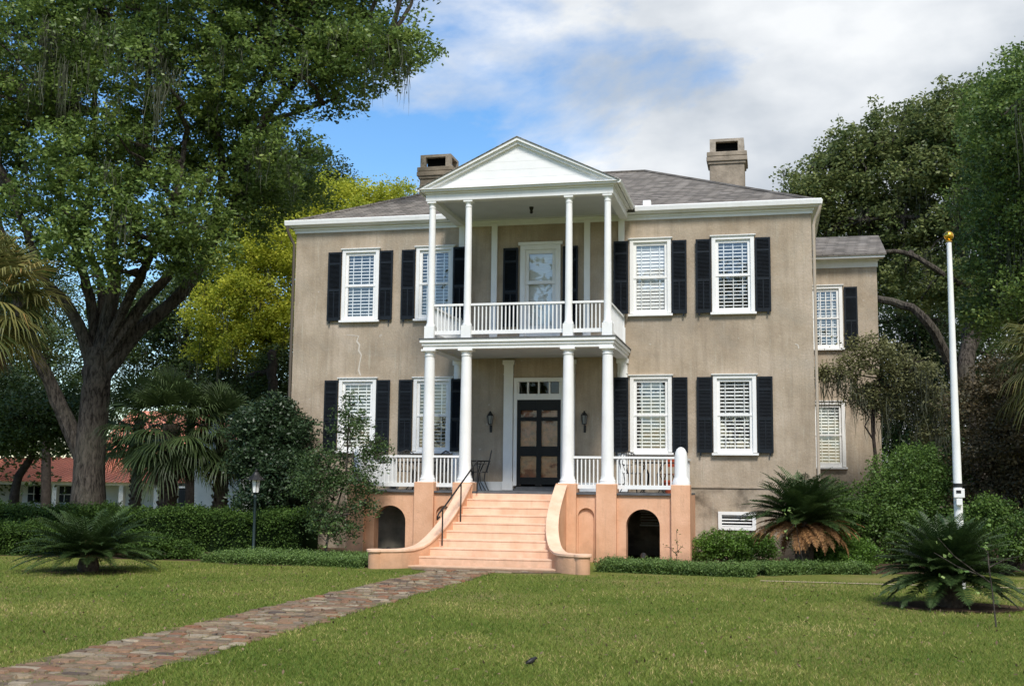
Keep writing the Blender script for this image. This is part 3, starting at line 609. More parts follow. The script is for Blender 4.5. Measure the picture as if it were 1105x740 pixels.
for s in (-1, 1):                                                  # raking cornice in two steps
    for (o0, o1, ya) in ((0.0, .075, -2.94), (.075, .15, -2.88)):
        poly = [(s * 2.45, 8.70 - 0 + .0), (0, AP - o0), (0, AP - o1), (s * (2.45 - (o1) / SL), 8.70)] if o0 == 0 else [(s * (2.45 - o0 / SL), 8.70), (0, AP - o0), (0, AP - o1), (s * (2.45 - o1 / SL), 8.70)]
        if s < 0: poly = poly[::-1]
        mb.prism_y(poly, ya, -2.76)
mb.build('raking_cornice', M['white'], ped)
mb = MB(); t = .016
for s in (-1, 1):
    y2 = 2.2
    v = [(s * 2.43, -2.965, 8.70), (0, -2.965, AP + .016), (0, y2, AP + .016), (s * 2.43, y2, 8.70)]
    v2 = [(a, b_, c_ - t) for a, b_, c_ in v]; mb.add(v + v2, [(0, 1, 2, 3), (4, 7, 6, 5), (0, 4, 5, 1), (2, 6, 7, 3), (3, 7, 4, 0)])
mb.build('portico_roof', M['roof'], rf)
for s in (-1, 1):
    MB().prism_y([(s * 2.385, 8.62), (s * 2.45, 8.64), (s * 2.47, 8.69), (s * 2.45, 8.698), (s * 2.385, 8.695)][::s], -2.93, -.2).build('gutter', M['white'], H)
# railings ---------------------------------------------------------------
def railing(p0, p1, z0, z1, bottom=.09, sub=True, name='railing', step=.094):
    p0 = Vector((*p0, 0)); p1 = Vector((*p1, 0)); d = p1 - p0; L_ = d.length; a = math.atan2(d.y, d.x); R = Matrix.Rotation(a, 3, 'Z'); mid = (p0 + p1) / 2
    mb = MB(); mb.cbox((mid.x, mid.y, z1 - .025), (L_, .07, .05), R); mb.cbox((mid.x, mid.y, z0 + .045), (L_, .05, bottom), R)
    n = max(2, round(L_ / step)); zz0, zz1 = z0 + .09, z1 - .05
    R_ = None
    if not sub:
        for k in range(1, n): q = p0 + d * k / n; mb.cbox((q.x, q.y, (zz0 + zz1) / 2), (.028, .028, zz1 - zz0), R)
    R_ = mb.build(name, M['white'], H)
    if sub:
        b0 = MB().cbox((0, 0, 0), (.028, .028, zz1 - zz0)).build('baluster', M['white'], R_)
        for k in range(1, n):
            q = p0 + d * k / n; o = b0 if k == 1 else dup(b0, R_); o.location = (q.x, q.y, (zz0 + zz1) / 2); o.rotation_euler = (0, 0, a)
    return R_
uz0, uz1 = 5.20, 5.93
railing((CX[0] + .09, CY), (CX[1] - .09, CY), uz0, uz1); railing((CX[1] + .09, CY), (CX[2] - .09, CY), uz0, uz1); railing((CX[2] + .09, CY), (CX[3] - .09, CY), uz0, uz1)
railing((-2.14, CY + .09), (-2.14, -.1), uz0, uz1); railing((2.14, CY + .09), (2.14, -.1), uz0, uz1)
lz0, lz1 = 1.63, 2.36
railing((-3.62, CY), (CX[0] - .13, CY), lz0, lz1); railing((CX[0] + .13, CY), (CX[1] - .13, CY), lz0, lz1); railing((CX[2] + .13, CY), (CX[3] - .13, CY), lz0, lz1); railing((CX[3] + .13, CY), (3.64, CY), lz0, lz1)
railing((-3.77, CY + .15), (-3.77, -.05), lz0, lz1); railing((3.77, CY + .15), (3.77, -.05), lz0, lz1)
# terrace ---------------------------------------------------------------
mb = MB(); mb.box(-3.9, 3.9, -2.86, -.0, FLOOR - .045, FLOOR); mb.box(-.97, .97, -2.93, -2.86, FLOOR - .045, FLOOR - .001); tf = mb.build('terrace_floor', M['slab'], H, bevel=.006)
mb = MB()
for x0, x1 in ((1.89, 2.35), (.97, 1.44), (-2.37, -1.90), (-1.45, -.97)): mb2 = MB(); mb2.box(x0, x1, -2.91, -2.42, 0, 1.74); mb2.build('pedestal', M['peach'], H, bevel=.015)
for s in (-1, 1):
    a, b_ = (3.56, 3.98) if s > 0 else (-4.02, -3.58)
    MB().box(a, b_, -2.91, -2.46, 0, 1.735).build('end_pier', M['peach'], H, bevel=.015)
    c_ = (a + b_) / 2
    MB().lathe([(.20, 1.736), (.20, 1.80), (.165, 1.87), (.145, 1.92), (.142, 2.36), (.125, 2.46), (.09, 2.53), (.045, 2.565), (.008, 2.575)], c_, -2.68, 24).build('bollard_post', M['white'], H, smooth=True)
def arch_panel(x0, x1, ac, ahw, zs, zt, y, depth, z1, name, back=None):
    mb = MB(); n = 16; xs = [ac - ahw * math.cos(PI * i / n) for i in range(n + 1)]; zz = [zs + (zt - zs) * math.sin(PI * i / n) for i in range(n + 1)]
    mb.add([(x0, y, 0), (xs[0], y, 0), (xs[0], y, z1), (x0, y, z1), (xs[-1], y, 0), (x1, y, 0), (x1, y, z1), (xs[-1], y, z1)], [(0, 1, 2, 3), (4, 5, 6, 7)])
    for i in range(n):
        mb.add([(xs[i], y, zz[i]), (xs[i + 1], y, zz[i + 1]), (xs[i + 1], y, z1), (xs[i], y, z1)], [(0, 1, 2, 3)])
        mb.add([(xs[i], y, zz[i]), (xs[i + 1], y, zz[i + 1]), (xs[i + 1], y + depth, zz[i + 1]), (xs[i], y + depth, zz[i])], [(0, 3, 2, 1)])
    for xx in (xs[0], xs[-1]): mb.add([(xx, y, 0), (xx, y + depth, 0), (xx, y + depth, zs), (xx, y, zs)], [(0, 1, 2, 3)])
    if back: mb.add([(x0 + .01, y + depth - .002, 0), (x1 - .01, y + depth - .002, 0), (x1 - .01, y + depth - .002, z1 - .02), (x0 + .01, y + depth - .002, z1 - .02)], [(0, 1, 2, 3)])
    return mb.build(name, M['peach'], H)
arch_panel(2.35, 3.56, 2.93, .375, .82, 1.19, -2.80, .32, FLOOR - .045, 'arch_wall')
arch_panel(-3.58, -2.37, -2.98, .385, .82, 1.19, -2.80, .32, FLOOR - .045, 'arch_wall')
arch_panel(1.44, 1.89, 1.655, .185, 1.02, 1.20, -2.80, .07, FLOOR - .045, 'niche_wall', True)
arch_panel(-1.90, -1.45, -1.675, .185, 1.02, 1.20, -2.80, .07, FLOOR - .045, 'niche_wall', True)
MB().box(3.62, 3.9, -2.46, 0, 0, FLOOR - .046).build('terrace_side_wall', M['peach'], H)
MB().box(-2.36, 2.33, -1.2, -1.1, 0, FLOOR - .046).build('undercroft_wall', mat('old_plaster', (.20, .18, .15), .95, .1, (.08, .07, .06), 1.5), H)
MB().box(-3.56, -2.38, -2.0, -1.9, 0, FLOOR - .046).build('undercroft_wall', mat('old_plaster_lit', (.34, .31, .25), .95, .1, (.16, .15, .12), 2.5), H)  # plaster wall set forward and paler so it shows lit through the arch
# small window seen through the right arch
mb = MB(); mb.box(2.55, 3.35, -.1, -.02, .72, .76); mb.box(2.55, 3.35, -.1, -.02, 1.05, 1.09)
for i in range(4): mb.cbox((2.95, -.08, .8 + i * .07), (.74, .05, .006), Matrix.Rotation(.6, 3, 'X'))
mb.build('vent_frame', M['white'], H)
# steps -------------------------------------------------------------------
def half(y): s_ = min(1.25, max(0, (-2.95 - y) / 2.9)); return .955 + .60 * s_ ** 3
stc = None
mb = MB(); R_, T_ = .165, .32
for k in range(1, 10):
    zk = FLOOR - R_ * k; ya = -2.95 - T_ * k; yb = ya + T_ + .001
    n = 6; L1 = [(-(half(ya + (yb - ya) * i / n) + (.1 if k < 8 else .06)), ya + (yb - ya) * i / n) for i in range(n + 1)]
    mb.prism_z(L1[::-1] + [(-x, y) for x, y in L1], 0 if k > 8 else zk - R_ - .02, zk - .035)
    L2 = [(x, y - (.010 if i == 0 else 0)) for i, (x, y) in enumerate(L1)]                                     # nosing
    mb.prism_z(L2[::-1] + [(-x, y) for x, y in L2], zk - .035, zk)
mb.box(-.96, .96, -2.95, -2.90, FLOOR - R_ - .02, FLOOR - .046)
st = mb.build('staircase', M['peach_step'], H, bevel=.008)
def cheek(s):
    pts = []
    ys = np.linspace(-2.80, -5.55, 16)
    for y in ys:
        zt = max(.40, 1.74 + (y + 2.9) * .545); 
        if y > -2.9: zt = 1.73
        pts.append((half(y) + .155, y, zt))
    x_, y_, _ = pts[-1]
    for (dx, dy) in ((.06, -.18), (.15, -.34), (.27, -.47), (.42, -.56), (.58, -.60)): pts.append((x_ + dx, y_ + dy, .385))
    zz = [p[2] for p in pts]
    for _ in range(2): zz = [zz[0], zz[1]] + [(zz[i - 1] + 2 * zz[i] + zz[i + 1]) / 4 for i in range(2, len(zz) - 1)] + [zz[-1]]
    P = [Vector((s * p[0], p[1], 0)) for p in pts]; body = MB(); cap = MB()
    for w_, lo, hi, M_ in ((.115, None, -.055, body), (.135, -.055, 0, cap)):
        vs = []; n = len(P)
        for i, p in enumerate(P):
            tdir = (P[min(i + 1, n - 1)] - P[max(i - 1, 0)]).normalized(); nn = Vector((-tdir.y, tdir.x, 0))
            e = tdir * (.0 if lo is None else .03) * (1 if i == n - 1 else 0); z1_ = zz[i] + hi; z0_ = 0 if lo is None else zz[i] + lo
            vs += [p - nn * w_ + Vector((0, 0, z0_)) + e, p + nn * w_ + Vector((0, 0, z0_)) + e, p + nn * w_ + Vector((0, 0, z1_)) + e, p - nn * w_ + Vector((0, 0, z1_)) + e]
        fs = [(3, 2, 1, 0), tuple(4 * (n - 1) + k for k in range(4))]
        for i in range(n - 1):
            for k in range(4): fs.append((4 * i + k, 4 * i + (k + 1) % 4, 4 * i + 4 + (k + 1) % 4, 4 * i + 4 + k))
        M_.add(vs, fs)
    ex_, ey = P[-1].x, P[-1].y
    body.lathe([(.15, 0), (.15, zz[-1] - .055)], ex_, ey, 20); cap.lathe([(.185, zz[-1] - .054), (.185, zz[-1] + .001)], ex_, ey, 20)
    b0 = body.build('stair_wall', M['peach'], H, smooth=True); cap.build('coping', M['peach_step'], b0, smooth=True, bevel=.008)
cheek(1); cheek(-1)
# black hand rail on the left of the steps
mb = MB(); hx = -(half(-3.2)) + .16
ra = [(-1.02, -5.12, .92), (-1.06, -5.22, .90), (-1.07, -5.27, .96), (-1.04, -5.22, 1.02), (-1.0, -5.0, 1.11), (-.86, -3.1, 2.13)]
mb.tube([(-1.09, -5.12, 1.02), (-1.10, -5.24, .97), (-1.09, -5.28, 1.03), (-1.08, -5.2, 1.10), (-1.04, -4.9, 1.24), (-.83, -3.05, 2.22)], .019, 8)
for y, zb_, zt in ((-5.02, .42, 1.18), (-4.0, .88, 1.71), (-3.02, FLOOR, 2.23)): xx = -.83 - (y + 3.05) / (-1.85) * .21; mb.box(xx - .013, xx + .013, y - .013, y + .013, zb_, zt)
mb.build('handrail', M['black'], H)
# front door ---------------------------------------------------------------
mb = MB(); mb.box(-.665, -.575, -.055, .12, FLOOR + .12, 4.37); mb.box(.56, .65, -.055, .12, FLOOR + .12, 4.37); mb.box(-.665, .65, -.06, .12, 4.30, 4.40); mb.box(-.575, .56, -.05, .12, 3.84, 3.99)
for x in (-.30, -.02, .26): mb.box(x - .02, x + .02, -.03, .06, 3.99, 4.30)
mb.box(-.575, -.53, -.03, .06, 3.99, 4.30); mb.box(.51, .56, -.03, .06, 3.99, 4.30)
dr = mb.build('front_door', M['white'], H, bevel=.004)
mb = MB(); mb.box(-.575, .56, -.12, .1, FLOOR, FLOOR + .10); mb.box(-.62, .60, -.25, -.03, FLOOR + .001, FLOOR + .05); mb.build('threshold', M['slab'], dr)
mb = MB(); xL, xR = -.574, .559; zb_, zt = FLOOR + .11, 3.838; mw = .11
pan = [(FLOOR + .34, FLOOR + .34 + .53), (FLOOR + 1.12, FLOOR + 1.12 + .64), (FLOOR + 1.86, FLOOR + 1.86 + .17)]
mb.box(xL, xL + .09, -.03, .02, zb_, zt); mb.box(xR - .09, xR, -.03, .02, zb_, zt); mb.box(-.07, .055, -.03, .02, zb_, zt)
zs_ = [zb_] + [q for pp in pan for q in pp] + [zt]
for i in range(0, len(zs_), 2): mb.box(xL + .09, -.07, -.028, .018, zs_[i], zs_[i + 1]); mb.box(.055, xR - .09, -.028, .018, zs_[i], zs_[i + 1])
mb.build('storm_door', M['door_black'], dr, bevel=.004)
mb = MB()
for a, b_ in pan: mb.add([(xL + .09, .0, a), (xR - .09, .0, a), (xR - .09, .0, b_), (xL + .09, .0, b_)], [(0, 1, 2, 3)])
mb.add([(-.53, .03, 3.99), (.51, .03, 3.99), (.51, .03, 4.30), (-.53, .03, 4.30)], [(0, 1, 2, 3)]); mb.build('glass_panel', M['door_glass'], dr)
mb = MB(); mb.box(xL, xR, .1, .14, zb_, 3.84); mb.build('inner_door', M['brown_door'], dr)
MB().lathe([(.022, 2.55), (.022, 2.68)], .50, -.06, 8).build('door_handle', M['black'], dr)
# baseboard inside the porch
mb = MB()
for a, b_ in ((-2.0, -.95), (.95, 2.0)): mb.box(a, b_, -.03, 0, FLOOR + .001, FLOOR + .22)
mb.build('baseboard', M['white'], H)
# balcony door (tall sash window with panel)
mb = MB(); mb.box(-.53, -.40, -.05, .1, 5.12, 7.82); mb.box(.40, .53, -.05, .1, 5.12, 7.82); mb.box(-.53, .53, -.052, .1, 7.72, 7.84); mb.box(-.58, .58, -.08, .0, 7.84, 7.92); mb.box(-.40, .40, -.0, .06, 5.12, 5.66)
for a, b_ in ((5.17, 5.60),): mb.box(-.33, .33, -.012, 0, a, b_)
bd = mb.build('balcony_door', M['white'], H, bevel=.004)
mb = MB(); mb.box(-.40, -.31, .0, .05, 5.66, 7.72); mb.box(.31, .40, .0, .05, 5.66, 7.72); mb.box(-.31, .31, -.0, .05, 7.62, 7.72); mb.box(-.42, .42, -.03, .05, 6.82, 6.90); mb.box(-.31, .31, 0, .05, 5.66, 5.74); mb.build('sash', M['white'], bd)
mb = MB()
for a, b_ in ((5.74, 6.82), (6.90, 7.62)): mb.add([(-.31, .03, a), (.31, .03, a), (.31, .03, b_), (-.31, .03, b_)], [(0, 1, 2, 3)])
mb.build('pane', M['glass'], bd)
mb = MB(); z = 7.62
while z > 5.75: mb.cbox((0, .11, z), (.66, .068, .004), Matrix.Rotation(math.radians(76), 3, 'X')); z -= .062
mb.build('blinds', M['blind'], bd)
# basement vent window
mb = MB(); mb.box(4.45, 5.35, -.05, .06, 1.02, 1.10); mb.box(4.45, 5.35, -.055, .06, .66, .74); mb.box(4.45, 4.54, -.05, .06, .74, 1.02); mb.box(5.26, 5.35, -.05, .06, .74, 1.02); bv = mb.build('basement_vent', M['white'], H, bevel=.004)
mb = MB()
for i in range(4): mb.cbox((4.9, .02, .77 + i * .075), (.74, .075, .008), Matrix.Rotation(math.radians(25), 3, 'X'))
mb.build('louver', M['blind'], bv)
# downspouts
mb = MB(); mb.tube([(WX + .22, -.2, 8.56), (WX + .20, -.18, 8.46), (WX + .10, -.06, 8.25), (WX + .055, -.02, 8.1), (WX + .055, -.02, .1)], .038, 8); mb.build('downspout', mat('downspout', (.46, .39, .31), .7, .3), H, smooth=True)
mb = MB(); mb.tube([(-WX - .18, -.22, 8.56), (-WX - .19, -.2, 8.46), (-WX - .15, -.06, 8.28), (-WX - .08, .04, 8.1), (-WX - .08, .06, .1)], .04, 8); mb.build('downspout', mat('downspout_dark', (.12, .10, .08), .7, .3), H, smooth=True)
MB().box(1.95, 2.03, -.05, .0, 6.9, 6.98)
# wing ---------------------------------------------------------------
wy = 5.3; wx1 = 8.76
mb = MB(); wh = [(6.93, 7.73, 5.65, 7.38), (6.93, 7.73, 2.27, 4.04)]
wall_grid(mb, WX + .001, wx1, 0, 8.0, wh, wy, .28)
wyb = 9.2
mb.add([(wx1, wy, 0), (wx1, wyb, 0), (wx1, wyb, 8.15), (wx1, 7.1, 9.15), (wx1, wy, 8.15)], [(0, 1, 2, 3, 4)])
mb.add([(WX, wyb, 0), (wx1, wyb, 0), (wx1, wyb, 8.2), (WX, wyb, 8.2)], [(0, 1, 2, 3)])
mb.add([(WX, wy + 1.4, 0), (wx1, wy + 1.4, 0), (wx1, wy + 1.4, 8), (WX, wy + 1.4, 8)], [(0, 1, 2, 3)])
mb.build('wing_wall', M['stucco'], H)
make_window(7.33, 5.59, 7.49, H, wdt=1.0, tilt=30, grid=(4, 6), y=wy); make_window(7.33, 2.21, 4.15, H, wdt=1.0, tilt=40, y=wy)
o = put_shutter(8.02, 5.64, 1, 0, (.98, .955), y=wy - .03)
mb = MB(); mb.box(WX, wx1 + .03, wy - .03, wy, 7.98, 8.17); mb.box(WX, wx1 + .18, wy - .30, wy, 8.20, 8.235); mb.box(WX, wx1 + .2, wy - .36, wy - .30, 8.20, 8.30); mb.box(WX, wx1 + .06, wy - .07, wy, 8.15, 8.2); mb.build('wing_cornice', M['white'], H)
mb = MB(); za, zr, yr = 8.31, 9.28, 7.1; xr = wx1 + .24
for ya, s in ((wy - .40, 1), (2 * yr - wy + .40, -1)):
    v = [(WX, ya, za), (xr, ya, za), (xr, yr, zr), (WX, yr, zr)]; v2 = [(a, b_, c_ - .05) for a, b_, c_ in v]; mb.add(v + v2, [(0, 1, 2, 3), (7, 6, 5, 4), (0, 4, 5, 1), (1, 5, 6, 2)])
mb.build('wing_roof', M['roof'], H)

# ------------------------------------------------------------------ things on the porch
def wall_lantern(x, label):
    t = thing('wall_lantern', label, 'lantern', (x, 0, .98), 0, 'lanterns beside the front door'); t.scale = (.7, .7, .7)
    mb = MB(); mb.tube([(0, 0, 3.02), (0, -.10, 3.0), (0, -.16, 3.08), (0, -.16, 3.2)], .014, 6); mb.box(-.04, .04, -.02, 0, 2.9, 3.16); mb.tube([(0, -.16, 2.98), (0, -.16, 3.15)], .02, 6)
    mb.lathe([(.05, 3.17), (.075, 3.20)], 0, -.16, 6); mb.lathe([(.13, 3.50), (.10, 3.54), (.06, 3.60), (.035, 3.61), (.045, 3.64), (.015, 3.67)], 0, -.16, 6)
    for k in range(6): a = PI * k / 3; mb.tube([(.072 * math.cos(a), -.16 + .072 * math.sin(a), 3.19), (.115 * math.cos(a), -.16 + .115 * math.sin(a), 3.51)], .008, 4)
    mb.build('frame', M['black'], t); MB().lathe([(.065, 3.20), (.105, 3.50)], 0, -.16, 6).build('glass', M['lamp_dim'], t)
wall_lantern(-1.26, 'black carriage lantern on tan wall to the left of the front door'); wall_lantern(1.17, 'black carriage lantern on tan wall to the right of the front door')
def iron_chair(x, y, rz, label):
    t = thing('iron_chair', label, 'chair', (x, y, FLOOR), rz, 'black iron chairs on the porch')
    mb = MB(); mb.lathe([(.20, .44), (.225, .45), (.22, .46)], 0, 0, 16); mb.build('seat', M['black'], t)
    mb = MB(); mb.tube([(-.19, .17, .45), (-.23, .25, .72), (-.16, .29, .92), (0, .30, .98), (.16, .29, .92), (.23, .25, .72), (.19, .17, .45)], .016, 6)
    for u in (-.10, -.035, .035, .10): mb.tube([(u * .9, .19, .46), (u * 1.5, .255, .70), (u * .8, .295, .96)], .009, 5)
    mb.tube([(-.21, .24, .68), (0, .27, .64), (.21, .24, .68)], .008, 5); mb.tube([(-.19, .265, .82), (0, .285, .78), (.19, .265, .82)], .008, 5); mb.build('backrest', M['black'], t)
    for sx in (-1, 1):
        MB().tube([(sx * .2, .18, .66), (sx * .25, 0, .66), (sx * .24, -.14, .62), (sx * .19, -.15, .45)], .012, 6).build('armrest', M['black'], t)
        for sy in (-1, 1): MB().tube([(sx * .16, sy * .15, .45), (sx * .14, sy * .13, .25), (sx * .19, sy * .2, .08), (sx * .22, sy * .24, 0)], .013, 6).build('leg', M['black'], t)
def iron_table(x, y, r, h, label, top=None):
    t = thing('iron_table', label, 'table', (x, y, FLOOR), 0, 'iron tables on the porch')
    MB().lathe([(r, h - .025), (r + .01, h - .01), (r, h)], 0, 0, 24).build('tabletop', top or M['black'], t)
    for k in range(4):
        a = PI / 4 + PI / 2 * k; c_, s_ = math.cos(a), math.sin(a)
        MB().tube([(c_ * r * .7, s_ * r * .7, h - .02), (c_ * r * .3, s_ * r * .3, h * .6), (c_ * r * .35, s_ * r * .35, h * .3), (c_ * r * .8, s_ * r * .8, 0)], .013, 6).build('leg', M['black'], t)
iron_chair(-1.28, -1.1, math.radians(-75), 'black iron chair with curled legs left of the front door')
iron_table(-1.45, -.75, .36, .74, 'round black iron table left of the front door')
iron_chair(-3.05, -1.4, math.radians(20), 'black iron chair behind left porch railing near the corner pier')
iron_chair(-2.45, -.9, math.radians(-40), 'black iron chair behind left porch railing next to the white column')
iron_table(-2.9, -.85, .45, .70, 'dark round table between chairs behind the left porch railing')
iron_chair(2.52, -1.3, math.radians(30), 'black iron chair behind right porch railing near the outer column')
iron_table(3.0, -1.2, .5, .72, 'dark round table behind the right porch railing')
M['terracotta'] = mat('terracotta', (.42, .09, .04), .8, .2, (.3, .06, .03), 6)
for i, (x, y, lb) in enumerate(((3.42, -1.55, 'red clay pot on porch floor behind right railing'),)):
    t = thing('plant_pot', lb, 'plant pot', (x, y, FLOOR)); MB().lathe([(.10, 0), (.15, .24), (.165, .25), (.165, .30), (.14, .30)], 0, 0, 16).build('pot', M['terracotta'], t)
def red_chair(x, y, rz, label):
    t = thing('folding_chair', label, 'chair', (x, y, FLOOR), rz)
    MB().box(-.2, .2, -.2, .2, .43, .45).build('seat', M['terracotta'], t)
    MB().box(-.2, .2, .19, .21, .62, .86).build('backrest', M['terracotta'], t)
    for sx in (-1, 1): MB().tube([(sx * .2, .2, .86), (sx * .2, .17, .44), (sx * .2, -.2, 0)], .012, 5).build('leg', M['black'], t); MB().tube([(sx * .18, -.18, .44), (sx * .18, .22, 0)], .012, 5).build('leg', M['black'], t)
red_chair(3.35, -.7, math.radians(-25), 'red folding chair behind the right porch railing')

# ------------------------------------------------------------------ lamp post, flagpole, spot lights, bird
t = thing('lamp_post', 'slim black garden lamp post with white lantern beside the hedge', 'lamp post', (-6.2, -3.2, 0))
MB().lathe([(.06, 0), (.06, .05), (.035, .10), (.033, 1.32), (.045, 1.34), (.03, 1.40), (.06, 1.43), (.085, 1.45)], 0, 0, 12).build('pole', mat('lamp_green', (.02, .035, .035), .5, .4), t, smooth=True)
MB().lathe([(.075, 1.45), (.115, 1.74)], 0, 0, 6).build('lantern_glass', M['lamp_glass'], t)
mb = MB(); mb.lathe([(.22, 1.74), (.20, 1.76), (.09, 1.86), (.06, 1.92), (.03, 1.94), (.035, 1.97), (.01, 2.0)], 0, 0, 12)
for k in range(6): a = PI * k / 3; mb.tube([(.08 * math.cos(a), .08 * math.sin(a), 1.45), (.12 * math.cos(a), .12 * math.sin(a), 1.75)], .009, 4)
mb.build('lantern_cap', M['black'], t)
t = thing('flagpole', 'tall white flagpole topped with a gold ball', 'flagpole', (8.93, -7.0, 0))
MB().lathe([(.076, 0), (.074, 1.75), (.058, 4), (.042, 6.12), (.042, 6.14)], 0, 0, 20).build('pole', M['white'], t, smooth=True)
MB().lathe([(.078, 1.76), (.078, 1.83)], 0, 0, 20).build('black_band', M['black'], t)
mb = MB(); mb.box(-.09, .09, -.16, -.07, 1.58, 1.74); mb.box(-.05, .05, -.145, -.07, 1.45, 1.58); mb.build('switch_box', M['white'], t, bevel=.01)
MB().box(-.05, .03, -.168, -.16, 1.66, 1.71).build('keyhole_cover', M['black'], t)
MB().lathe([(.03, 6.14), (.055, 6.15), (.055, 6.165), (.025, 6.175)] + [(.085 * math.sin(a) + .001, 6.26 - .085 * math.cos(a)) for a in np.linspace(.3, PI, 9)], 0, 0, 20).build('ball', M['brass'], t, smooth=True)
def spot(x, y, label, rz):
    t = thing('spot_light', label, 'spot light', (x, y, 0), rz, 'garden spot lights')
    MB().tube([(0, 0, 0), (0, 0, .12)], .015, 6).build('stake', M['black'], t); MB().tube([(0, -.05, .13), (0, .09, .22)], [.05, .065], 12).build('lamp_head', M['black'], t)
spot(3.0, -3.4, 'small black spot light in front of the right arch', 0); spot(-2.75, -3.6, 'small black spot light in front of the left arch', 0)

# ------------------------------------------------------------------ outbuildings beyond the hedge
ob = thing('outbuilding', 'long low white building with red metal roof and porch beyond the hedge', 'building')
yb = 22
a = at(-60, 545, yb); b_ = at(176, 545, yb); x0, x1 = a[0], b_[0]
zt = at(100, 521, yb)[2] + .05; zr = at(100, 494, yb + 4)[2]
MB().box(x0, x1, yb + 1.6, yb + 8, 0, zt).build('wall', M['clap'], ob)
mb = MB(); mb.box(x0, x1, yb, yb + 1.7, zt - .16, zt); mb.build('porch_beam', M['white'], ob)
for px in (-20, 18, 58, 98, 130, 168): p = at(px, 540, yb); MB().box(p[0] - .12, p[0] + .12, yb, yb + .24, 0, zt - .16).build('porch_post', M['white'], ob)
for px in (37, 45, 70): p = at(px, 536, yb + 1.6); wn_ = MB().box(p[0] - .35, p[0] + .35, yb + 1.55, yb + 1.62, .45, 1.25).build('window', M['shutter'], ob); MB().box(p[0] - .02, p[0] + .02, yb + 1.54, yb + 1.55, .45, 1.25).box(p[0] - .35, p[0] + .35, yb + 1.535, yb + 1.545, .83, .87).build('muntin', M['white'], wn_)
mb = MB(); mb.add([(x0 - .3, yb - .4, zt), (x1 + .3, yb - .4, zt), (x1 - .5, yb + 4.5, zr), (x0, yb + 4.5, zr), (x1 + .3, yb + 9, zt), (x0 - .3, yb + 9, zt)], [(0, 1, 2, 3), (3, 2, 4, 5), (1, 4, 2)])
n = 40
for i in range(n): xx = x0 + (x1 - .6 - x0) * i / n; mb.tube([(xx, yb - .4, zt + .03), (xx, yb + 4.5, zr + .03)], .03, 4)
mb.build('roof', M['red_roof'], ob)
cb = thing('cottage', 'white clapboard gabled cottage with red roof behind the palmettos', 'house')
p0 = at(192, 545, 18); p1 = at(252, 545, 18); zt2 = at(200, 488, 18)[2]; xm = (p0[0] + p1[0]) / 2 + .3
mb = MB(); z = 0.; k = 0
while z < zt2 + 1.4:
    wd = 1 if z < zt2 else max(0, 1 - (z - zt2) / 1.4); hx_ = (p1[0] - p0[0]) / 2 * wd
    if hx_ > .02: mb.box(xm - hx_, xm + hx_, 18 - .0 - (k % 2) * .0, 18.2, z, z + .135)
    z += .15; k += 1
mb.box(xm - (p1[0] - p0[0]) / 2, xm + (p1[0] - p0[0]) / 2, 18.05, 25, 0, zt2); mb.build('wall', M['clap'], cb)
hw_ = (p1[0] - p0[0]) / 2 + .3
MB().prism_y([(xm - hw_, zt2 - .1), (xm, zt2 + 1.65), (xm + hw_, zt2 - .1), (xm + hw_, zt2 + .05), (xm, zt2 + 1.8), (xm - hw_, zt2 + .05)], 17.8, 25.2).build('roof', M['red_roof'], cb)
p = at(200, 537, 18); wn_ = MB().box(p[0] - .3, p[0] + .3, 17.93, 18, .5, 1.3).build('window', M['shutter'], cb); MB().box(p[0] - .36, p[0] + .36, 17.94, 17.99, 1.3, 1.38).box(p[0] - .36, p[0] + .36, 17.94, 17.99, .42, .5).build('window_trim', M['white'], wn_)
p0 = at(112, 492, 30); p1 = at(200, 492, 30)
rb = thing('barn', 'red roofed building half hidden behind the palmettos', 'building')
MB().box(p0[0], p1[0], 30, 36, 0, 3.1).build('wall', M['clap'], rb)
MB().prism_x([(29.5, 3.05), (33, 5.5), (36.5, 3.05), (36.5, 3.2), (33, 5.65), (29.5, 3.2)], p0[0] - .3, p1[0] + .3).build('roof', M['red_roof'], rb)

# ------------------------------------------------------------------ trees
def lob(lst):
    out = []
    for q in lst:
        px, py, Y, r = q[:4]; p = at(px, py, Y); rz = r * (q[4] if len(q) > 4 else .75); out.append((p[0], p[1], p[2], r, r, rz))
    return out
def tree(name, label, lobes, n, per, sr, L, W, fm, trunk_pts, r0, r1, bark='bark', branches=(), group=None, moss=0, moss_len=1.2, ntw=30, zmin=.3, **kw):
    base = trunk_pts[0]; t = thing(name, label, 'tree', (float(base[0]), float(base[1]), 0), 0, group)
    off = np.array([float(base[0]), float(base[1]), 0]); lo = [(a - off[0], b - off[1], c, d, e, f) for a, b, c, d, e, f in lobes]
    cr_, cen = foliage('crown', lo, n, per, sr, L, W, M[fm], t, zmin=zmin, **kw)
    mb = MB(); pts = path_limb(mb, [np.array(p) - off for p in trunk_pts], r0, r1); st_ = list(pts[len(pts) // 3:])
    for bp, ra, rb_ in branches: st_ += path_limb(mb, [np.array(p) - off for p in bp], ra, rb_, 8)
    if not len(branches):
        for l in lo: q = pts[-1 - random.randrange(max(1, len(pts) // 2))]; st_ += limb(mb, q, l[:3], r1 * .8, r1 * .3, 7, .2)
    twigs(mb, st_, cen, ntw, max(.02, r1 * .3)); mb.build('trunk', M[bark], t, smooth=True)
    if moss:
        lowc = cen[cen[:, 2] < np.percentile(cen[:, 2], 70)]; add_moss(t, lowc, moss, moss_len, M['moss'])
    return t
A = lambda a, b, Y: at(a, b, Y)
def ground_at(px, Y): p = at(px, 545, Y); return (p[0], p[1], 0.)
